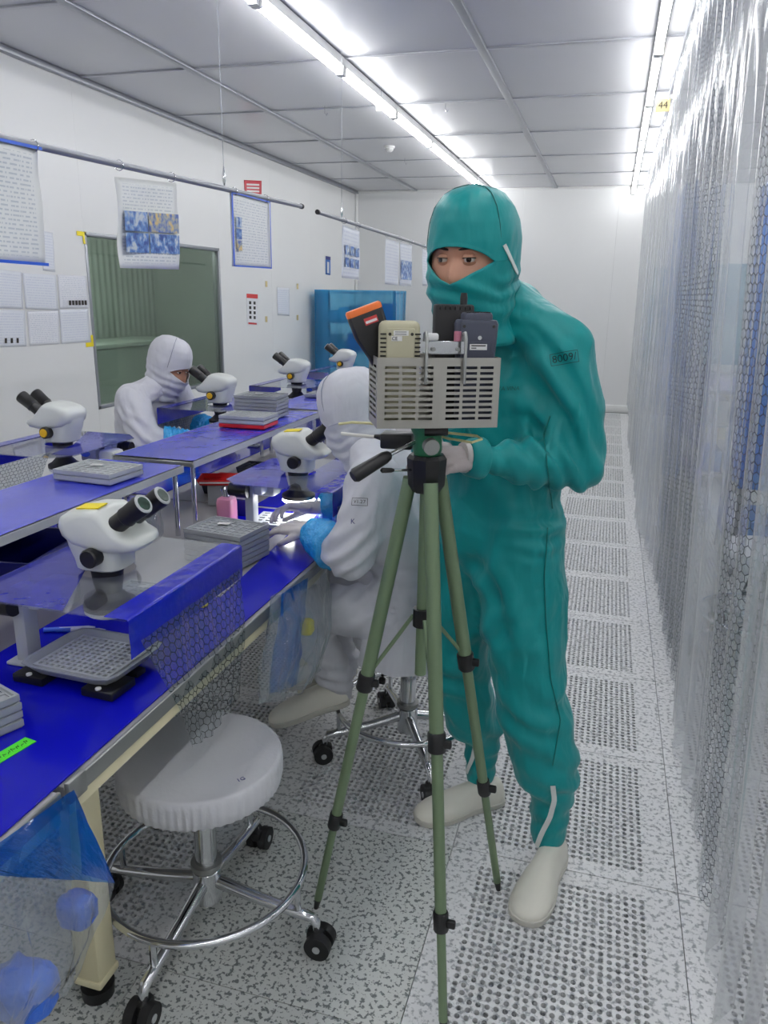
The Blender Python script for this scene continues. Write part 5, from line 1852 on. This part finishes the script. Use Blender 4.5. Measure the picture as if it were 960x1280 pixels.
# ================================================================== HANGING POLES AND POSTERS
XP = -1.58
poles = [((-60, 158), (377, 258), 'long steel pole hung on wires above the near benches', ((280, 222),)),
         ((397, 265), (610, 333), 'steel pole with black end hung on wires farther back, before the far wall', ((427, 274),))]
pole_line = []
for (a, b, lb, hooks) in poles:
    A, Bp = PX(*a, 'x', XP), PX(*b, 'x', XP)
    A.z = Bp.z = (A.z + Bp.z) / 2 if a[0] > 300 else Bp.z - 0.02
    A, Bp = PX(*a, 'x', XP), PX(*b, 'x', XP)
    t = thing('hanging_pole', lb, 'pole', A, 0, 'hanging poles')
    wobj('pole_tube', G().cyl(A, Bp, 0.011, 14), 'rail_metal', t)
    d = (Bp - A).normalized()
    wobj('end_cap', G().cyl(A - d * 0.006, A + d * 0.012, 0.013, 14), 'black', t)
    wobj('end_cap', G().cyl(Bp - d * 0.012, Bp + d * 0.006, 0.013, 14), 'black', t)
    pole_line.append((A, d))
    spots = [PX(*h, 'x', XP) for h in hooks]
    spots += [A + (Bp - A) * (0.05 if a[0] < 300 else 0.85)]
    for p in spots:
        k = (p.y - A.y) / d.y
        q = A + d * k
        wobj('wire', G().tube([(q.x, q.y, q.z + 0.07), (q.x, q.y, ZC)], 0.0014, 5), 'rail_metal', t)
        wobj('turnbuckle', G().tube([(q.x, q.y, q.z + 0.012), (q.x, q.y, q.z + 0.03), (q.x, q.y, q.z + 0.05), (q.x, q.y, q.z + 0.085)], [0.003, 0.008, 0.008, 0.003], 8), 'chrome', t)


def wall_sheet(name, x, quad, m, label, cat, parent=None, curl=0.0, group=None, seed=0):
    """sheet of paper on the plane X = x; quad: photo pixels top-left, top-right, bottom-right, bottom-left"""
    P = [PX(*q, 'x', x) for q in quad]
    O = (P[0] + P[1] + P[2] + P[3]) / 4

    def fn(u, v):
        p = (P[3] * (1 - u) + P[2] * u) * (1 - v) + (P[0] * (1 - u) + P[1] * u) * v
        return p - O + V((curl * (noise.noise(V((u * 2.3, v * 2.1, seed))) + 0.6 * (1 - v) ** 2 * math.sin(u * 3)), 0, 0))
    o = obj(name, G().sheet(fn, 12, 12), m)
    o.location = O
    if parent is None:
        tag(o, label, cat, group)
    so = o.modifiers.new('t', 'SOLIDIFY')
    so.thickness = 0.001
    return o, P, O


def sub_rect(o, P, O, u0, v0, u1, v1, m, name, lift=0.004):
    bl = lambda u, v: (P[3] * (1 - u) + P[2] * u) * (1 - v) + (P[0] * (1 - u) + P[1] * u) * v
    g = G().sheet(lambda u, v: bl(u0 + (u1 - u0) * u, v0 + (v1 - v0) * v) - O + V((lift, 0, 0)), 1, 1)
    return obj(name, g, m, o)


def rings_on_pole(o, pts, O, pl):
    A, d = pl
    for p in pts:
        k = (p.y - A.y) / d.y
        q = A + d * k
        ring = [q + V((0.016 * math.cos(a), 0, 0.016 * math.sin(a) - 0.002)) - O for a in [2 * PI * i / 16 for i in range(16)]]
        obj('ring', G().tube(ring, 0.0014, 5, closed=True), 'chrome', o)


o, P, O = wall_sheet('poster', XP, [(-70, 160), (48, 186), (56, 331), (-62, 322)], 'print_table', 'large white table poster with blue edges hanging at the left edge', 'poster', curl=0.012, group='posters on the poles')
sub_rect(o, P, O, 0, 0.985, 1, 1.012, 'blue_trim', 'edge_strip', 0.012)
sub_rect(o, P, O, 0, -0.012, 1, 0.015, 'blue_trim', 'edge_strip', 0.014)
rings_on_pole(o, [P[0] * .06 + P[1] * .94], O, pole_line[0])
o, P, O = wall_sheet('poster', XP, [(143, 221), (220, 229), (224, 337), (150, 335)], 'print_table', 'white poster with four blue photographs, hanging before the window', 'poster', curl=0.012, group='posters on the poles', seed=2)
for u0, v0, u1, v1, m in ((0.06, 0.42, 0.42, 0.64, 'photo_blue'), (0.44, 0.42, 0.96, 0.64, 'photo_mixed'), (0.06, 0.18, 0.42, 0.40, 'photo_blue'), (0.44, 0.18, 0.96, 0.40, 'photo_blue')):
    sub_rect(o, P, O, u0, v0, u1, v1, m, 'photograph', 0.014)
rings_on_pole(o, [P[0] * .92 + P[1] * .08, P[0] * .08 + P[1] * .92], O, pole_line[0])
o, P, O = wall_sheet('poster', XP, [(287, 239), (336, 252), (338, 336), (290, 333)], 'print_table', 'white poster in a blue frame with small pictures down its left side', 'poster', curl=0.004, group='posters on the poles', seed=3)
for r in ((0, 0, 0.035, 1), (0, 0.98, 1, 1.0), (0, 0, 1, 0.02), (0.975, 0, 1, 1)):
    sub_rect(o, P, O, *r, 'blue_trim', 'frame_strip', 0.008)
for k, m in enumerate(('photo_mixed', 'photo_blue', 'photo_blue')):
    sub_rect(o, P, O, 0.09, 0.22 + 0.16 * k, 0.22, 0.36 + 0.16 * k, m, 'photograph', 0.008)
rings_on_pole(o, [P[0] * .9 + P[1] * .1, P[0] * .1 + P[1] * .9], O, pole_line[0])
for quad, lb, pics in (([(428, 281), (450, 289), (449, 350), (427, 347)], 'white poster with six small blue pictures, first on the far pole', True),
                       ([(482, 298), (499, 303), (498, 357), (481, 355)], 'white text poster, second on the far pole', False),
                       ([(500, 303), (515, 307), (514, 358), (499, 357)], 'white poster with a blue table, third on the far pole', None),
                       ([(528, 311), (541, 315), (541, 358), (528, 357)], 'narrow white poster, fourth on the far pole beside the teal hood', False)):
    o, P, O = wall_sheet('poster', XP, quad, 'print_pale', lb, 'poster', curl=0.006, group='posters on the poles', seed=quad[0][0])
    if pics:
        for i in range(3):
            for j in range(2):
                sub_rect(o, P, O, 0.12 + 0.28 * i, 0.22 + 0.24 * j, 0.34 + 0.28 * i, 0.40 + 0.24 * j, 'photo_blue', 'photograph', 0.008)
    if pics is None:
        sub_rect(o, P, O, 0.05, 0.15, 0.95, 0.6, 'photo_blue', 'printed_table', 0.008)
    rings_on_pole(o, [P[0] * .9 + P[1] * .1, P[0] * .1 + P[1] * .9], O, pole_line[1])

# ================================================================== NOTICES ON THE LEFT WALL
XW = XL + 0.004
rows_ = [([(-6, 336), (27, 340), (29, 386), (-5, 385)], 'upper left', 'print_pale'), ([(28, 341), (70, 344), (73, 388), (32, 386)], 'upper middle', 'print_pale'),
         ([(72, 343), (108, 345), (111, 385), (75, 386)], 'upper right, with a row of black stamps,', 'print_text'),
         ([(-5, 387), (31, 388), (33, 433), (-4, 434)], 'lower left, with three black stamps,', 'print_pale'), ([(34, 389), (73, 388), (75, 430), (37, 432)], 'lower middle', 'print_text'),
         ([(74, 387), (110, 386), (113, 427), (77, 430)], 'lower right', 'print_pale')]
for q, w_, m in rows_:
    o, P, O = wall_sheet('wall_paper_sheet', XW, q, m, 'white paper sheet, %s one left of the window' % w_, 'paper', group='paper sheets on the left wall')
    if 'stamps' in w_:
        n = 6 if 'upper' in w_ else 3
        for k in range(n):
            a = (0.30 if n == 6 else 0.25) + k * (0.11 if n == 6 else 0.2)
            sub_rect(o, P, O, a, 0.10, a + 0.08, 0.24, 'ink', 'stamp', 0.003)
wall_sheet('wall_paper_sheet', XW, [(50, 288), (66, 291), (69, 340), (54, 338)], 'print_pale', 'narrow pale blue sheet on the wall behind the left poster', 'paper')
for (px, py, a) in ((102, 295, 0), (113, 428, 1)):
    p = PX(px, py, 'x', XW)
    g = G().add([(0, y, z) for y, z in ((-0.05, 0.03), (0.05, 0.03), (0.05, -0.05), (0.012, -0.05), (0.012, 0.0), (-0.05, 0.0))], [(0, 1, 2, 3, 4, 5)])
    if a:
        g.v = [(x, y, -z) for x, y, z in g.v]
    o = obj('corner_mark', g, 'yellow', smooth=0)
    o.location = p
    so = o.modifiers.new('t', 'SOLIDIFY')
    so.thickness = 0.001
    tag(o, 'yellow tape corner at the %s left corner of the paper sheets by the window' % ('upper' if not a else 'lower'), 'tape', 'yellow corner marks')
o, P, O = wall_sheet('notice', XW, [(308, 367), (322, 368), (322, 406), (309, 405)], 'paper', 'small white notice with red header and rows of icons', 'notice')
sub_rect(o, P, O, 0, 0.86, 1, 1, 'label_red', 'header', 0.002)
sub_rect(o, P, O, 0.1, 0.0, 0.9, 0.06, 'label_red', 'footer', 0.002)
for i in range(2):
    for j in range(4):
        sub_rect(o, P, O, 0.2 + 0.4 * i, 0.18 + 0.16 * j, 0.4 + 0.4 * i, 0.28 + 0.16 * j, 'ink', 'icon', 0.002)
wall_sheet('wall_paper_sheet', XW, [(346, 359), (362, 360), (362, 395), (347, 394)], 'print_pale', 'white paper sheet between yellow corner marks on the wall', 'paper')
for (px, py) in ((333, 355), (333, 399), (372, 358), (372, 397)):
    p = PX(px, py, 'x', XW)
    o = obj('corner_mark', G().box((0, 0, 0), (0.002, 0.05, 0.06)), 'tag_tan')
    o.location = p
    tag(o, 'pale yellow corner mark %s the small white sheet' % ({(333, 355): 'upper left of', (333, 399): 'lower left of', (372, 358): 'upper right of', (372, 397): 'lower right of'}[(px, py)]), 'tape', 'yellow corner marks')
o, P, O = wall_sheet('wall_sign', XW, [(407, 320), (413, 321), (413, 344), (407, 343)], 'wall_blue', 'small blue upright sign on the left wall above the blue rack', 'sign')
sub_rect(o, P, O, 0.3, 0.1, 0.7, 0.7, 'label_white', 'symbol', 0.002)
sub_rect(o, P, O, 0.0, 0.82, 1.0, 1.0, 'navy', 'header', 0.002)
o, P, O = wall_sheet('wall_sign', XW, [(305, 225), (327, 226), (327, 243), (306, 242)], 'red_sign', 'red sign with white lettering high on the left wall', 'sign')
for v0 in (0.62, 0.38, 0.14):
    sub_rect(o, P, O, 0.12, v0, 0.85, v0 + 0.13, 'label_white', 'lettering_line', 0.002)

# ================================================================== BLUE-COVERED RACKS


def rack(loc, sx, sy, h, label, levels, m, z0=0.05):
    t = thing('covered_rack', label, 'rack', loc, 0, 'racks under blue film')
    for a in (-1, 1):
        for b in (-1, 1):
            obj('post', G().box((a * sx / 2, b * sy / 2, h / 2), (0.025, 0.025, h), 0.003), 'rail_metal', t)
    for k in range(levels):
        z = 0.12 + (h - 0.14) * k / (levels - 1)
        sh = obj('rack_shelf', G().box((0, 0, z), (sx, sy, 0.02), 0.003), 'tray_light', t)
        if k < levels - 1:
            rr = random.Random(int(loc[0] * 10) + k)
            x = -sx / 2 + 0.08
            while x < sx / 2 - 0.12:
                w_ = rr.uniform(0.1, 0.2)
                hh = rr.uniform(0.1, 0.22)
                obj('stored_box', G().box((x + w_ / 2, 0, z + 0.012 + hh / 2), (w_ - 0.012, sy * 0.7, hh), 0.006), rr.choice(['tray', 'white_plastic', 'tray_light', 'wall_blue']), t)
                x += w_

    def cover(u, v):
        per = [(-sx / 2 - .02, sy / 2 + .02), (-sx / 2 - .02, -sy / 2 - .02), (sx / 2 + .02, -sy / 2 - .02), (sx / 2 + .02, sy / 2 + .02)]
        L = [sy + .04, sx + .04, sy + .04]
        s_ = u * sum(L)
        k = 0
        while k < 2 and s_ > L[k]:
            s_ -= L[k]
            k += 1
        a, b = V(per[k]), V(per[k + 1])
        p = a + (b - a) * (s_ / L[k])
        n_ = V((b.y - a.y, -(b.x - a.x))).normalized() * -1
        wv = 0.012 * noise.noise(V((u * 16, v * 2, loc[0]))) + 0.004 * math.sin(u * 70)
        return (p.x - n_.x * wv, p.y - n_.y * wv, h + 0.01 - (h - z0) * v)
    obj('film_cover', G().sheet(cover, 90, 12), m, t, smooth=60)
    return t


rack((-2.98, 9.28, 0), 0.98, 0.45, 1.53, 'rack under blue film in the far left corner', 5, 'film_blue_rack')
rack((1.12, 4.75, 0), 0.72, 0.6, 2.1, 'tall rack under deep blue film beyond the curtain at the right edge', 5, film('film_blue_deep', tint=(70, 150, 235), haze=0.6, haze_rgb=(20, 130, 235), gloss=1.0, rough=0.12, bump=(6, 0.5)), 0.5)
rack((1.10, 6.9, 0), 0.72, 0.6, 1.75, 'rack under pale blue film beyond the curtain, farther back', 5, film('film_blue_pale', tint=(190, 225, 240), haze=0.5, haze_rgb=(165, 215, 235), gloss=1.0, rough=0.12, bump=(6, 0.5)), 1.0)
wb = [o for o in col.objects if o.name.startswith('workbench') and o.parent is None][1]
dup(wb, (1.55, 2.45, 0), 0, 'cream-framed workbench beyond the plastic curtain, nearer one', 'workbenches beyond the curtain')
dup(wb, (1.55, 7.35, 0), 0, 'cream-framed workbench beyond the plastic curtain, farther one', 'workbenches beyond the curtain')
mat_sheet('bench_mat', 0.93, 1.4, 2.5, 4.05, 'blue mat on the nearer workbench beyond the curtain')
mat_sheet('bench_mat', 0.93, 1.4, 7.4, 8.95, 'blue mat on the farther workbench beyond the curtain')
dup(far_scope, (1.12, 2.95, ZT + 0.003), PI, 'microscope on the nearer workbench beyond the curtain')
dup(far_scope, (1.12, 7.95, ZT + 0.003), PI, 'microscope on the farther workbench beyond the curtain')
dup(stool, (0.72, 3.45, 0), 0.4, 'swivel stool beyond the plastic curtain at the bench')

# ================================================================== PLASTIC CURTAIN
rail = obj('curtain_rail', G().box((0.25, (YF + 0.5) / 2, ZC - 0.025), (0.035, YF - 0.5, 0.05), 0.006), 'rail_metal')
structure(rail)
rail.name = 'trim_4'
panels = [(0.55, 1.72, 'clear'), (1.66, 2.16, 'hex'), (2.10, 2.80, 'clear'), (2.72, 4.15, 'hex'), (4.08, 5.6, 'clear'), (5.5, 7.2, 'clear'), (7.1, 8.9, 'clear'), (8.8, 10.75, 'clear')]
plab = ['nearest clear curtain panel at the right edge', 'narrow hexagon-printed curtain panel near the right edge', 'clear curtain panel between the two printed ones', 'wide hexagon-printed curtain panel beside the aisle',
        'clear curtain panel just beyond the printed one', 'clear curtain panel midway down the aisle', 'clear curtain panel deep down the aisle', 'farthest clear curtain panel, short of the floor, at the far wall']
for k, (y0, y1, kind) in enumerate(panels):
    t = thing('curtain_panel', 'transparent plastic ' + plab[k], 'curtain', (0.25, y0, ZC - 0.05), 0, 'plastic curtain panels')
    bot = 0.02 if k < 7 else 0.14
    Lc = y1 - y0

    def cur(u, v, y0=y0, Lc=Lc, bot=bot, k=k):
        y = y0 + Lc * u
        z = (ZC - 0.05) - (ZC - 0.05 - bot) * v
        xb = 0.115 if y < 4.3 else 0.115 + (0.05 - 0.115) * min(1, (y - 4.3) / 1.0)
        gather = noise.noise(V((y * 1.3, 0, 7 + k)))
        wave = math.sin(y * 30 + 3.0 * gather + 1.2 * v * noise.noise(V((y * 2.1, v * 2, 1))))
        amp = 0.026 + 0.02 * noise.noise(V((y * 2.7, v * 1.3, k)))
        fine = 0.004 * noise.noise(V((y * 38, v * 5, 3)))
        lean = 0.05 * v * noise.noise(V((y * 1.1, 2, 5)))
        return (xb * v + (k % 2) * 0.012 + wave * amp * (0.55 + 0.45 * v) + fine, y - y0 + lean, z - (ZC - 0.05) + (0.015 * noise.noise(V((y * 6, 1, 2))) if v == 1 else 0))
    nu = int(Lc * 130)
    o = obj('film', G().sheet(cur, nu, 22, lambda u, v, L=Lc: (u * L * 1.5, v * 2.8)), 'film_curtain_hex' if kind == 'hex' else 'film_curtain', t, smooth=180)
    n = max(2, int(Lc / 0.3))
    for i in range(n):
        obj('curtain_clip', G().box((0.0, Lc * (i + 0.5) / n, -0.004), (0.02, 0.03, 0.03), 0.004), 'white_plastic', t)

# ================================================================== PLASTIC BAGS ON THE BENCH EDGE


def ruled(A, B_, bulge, seed, wr=0.012, nu=40, nv=30):
    """sheet between two polylines A (top) and B_ (bottom), bulging towards +x with wrinkles"""
    def poly(P, u):
        n = len(P) - 1
        k = min(int(u * n), n - 1)
        t = u * n - k
        return P[k] * (1 - t) + P[k + 1] * t

    def fn(u, v):
        p = poly(A, u) * (1 - v) + poly(B_, u) * v
        s_ = math.sin(PI * v) * math.sin(PI * min(1, max(0, u)))
        w_ = wr * (noise.noise(V((u * 7, v * 2.2, seed))) + 0.5 * noise.noise(V((u * 18, v * 5, seed + 4)))) * (0.2 + 0.8 * min(1, v * 3))
        return p + V((bulge * s_ + w_, -0.4 * w_, 0.3 * w_))
    return G().sheet(fn, nu, nv)


e0, e1, e2 = PX(-60, 1104, 'x', -0.78), PX(0, 1053, 'x', -0.78), PX(92, 987, 'x', -0.78)
r0, r1, r2 = PX(-60, 1092, 'x', -0.66), PX(20, 1096, 'x', -0.67), PX(144, 1104, 'x', -0.70)
b0, b1, b2 = PX(-60, 1330, 'x', -0.70), PX(0, 1310, 'x', -0.71), PX(92, 1232, 'x', -0.74)
bg = thing('waste_bag', 'clear waste bag with blue upper band hung at the near bench edge', 'bag', (-0.74, 0.8, 0))
wobj('blue_band', ruled([e0, e1, e2], [r0, r1, r2], -0.02, 1, 0.008), 'film_bag_blue', bg, smooth=80)
wobj('blue_band', ruled([e2 + V((0, 0.0, 0)), e2 + V((-0.005, 0.01, -0.01))], [r2, r2 + V((-0.09, 0.03, -0.03))], 0.0, 2, 0.006, 14), 'film_bag_blue', bg, smooth=80)
wobj('bag_front', ruled([r0, r1, r2], [b0, b1, b2], 0.05, 3, 0.016), 'film_bag', bg, smooth=80)
wobj('bag_back', ruled([e0 + V((-.01, 0, -.02)), e1 + V((-.01, 0, -.02)), e2 + V((-.01, 0, -.02))], [b0, b1, b2], -0.03, 4, 0.012), 'film_bag', bg, smooth=80)
for q, a, s in (((96, 1135), 0.03, 6), ((30, 1235), 0.045, 8)):
    p = PX(*q, 'x', -0.735)
    g = crumple(a, a * .8, a * .9, s)
    g.v = [(x + p.x, y + p.y, z + p.z - a) for x, y, z in g.v]
    wobj('crumpled_wipe', g, 'contents_blue', bg)
t0_, t1_ = PX(338, 746, 'x', -0.776), PX(414, 698, 'x', -0.776)
c0_, c1_ = PX(322, 882, 'x', -0.745), PX(402, 838, 'x', -0.745)
bg = thing('waste_bag', 'clear crinkled bag hung at the bench edge beside the seated worker', 'bag', (-0.76, 1.85, 0))
wobj('bag_front', ruled([t0_, (t0_ + t1_) / 2 + V((0.03, 0, -0.03)), t1_], [c0_, (c0_ + c1_) / 2 + V((0.02, 0, -0.02)), c1_], 0.045, 11, 0.022, 60, 40), 'film_bag', bg, smooth=80)
wobj('bag_back', ruled([t0_, t1_], [c0_, c1_], -0.02, 12, 0.016), 'film_bag', bg, smooth=80)
i0, i1 = PX(352, 742, 'x', -0.765), PX(385, 722, 'x', -0.765)
j0, j1 = PX(336, 868, 'x', -0.75), PX(372, 856, 'x', -0.75)
wobj('blue_lining', ruled([i0, i1], [j0, j1], 0.015, 13, 0.02, 24), 'film_bag_blue', bg, smooth=80)
p = PX(384, 785, 'x', -0.755)
g = crumple(0.018, 0.02, 0.024, 9)
g.v = [(x + p.x, y + p.y, z + p.z - 0.02) for x, y, z in g.v]
wobj('yellow_scrap', g, 'yellow', bg)
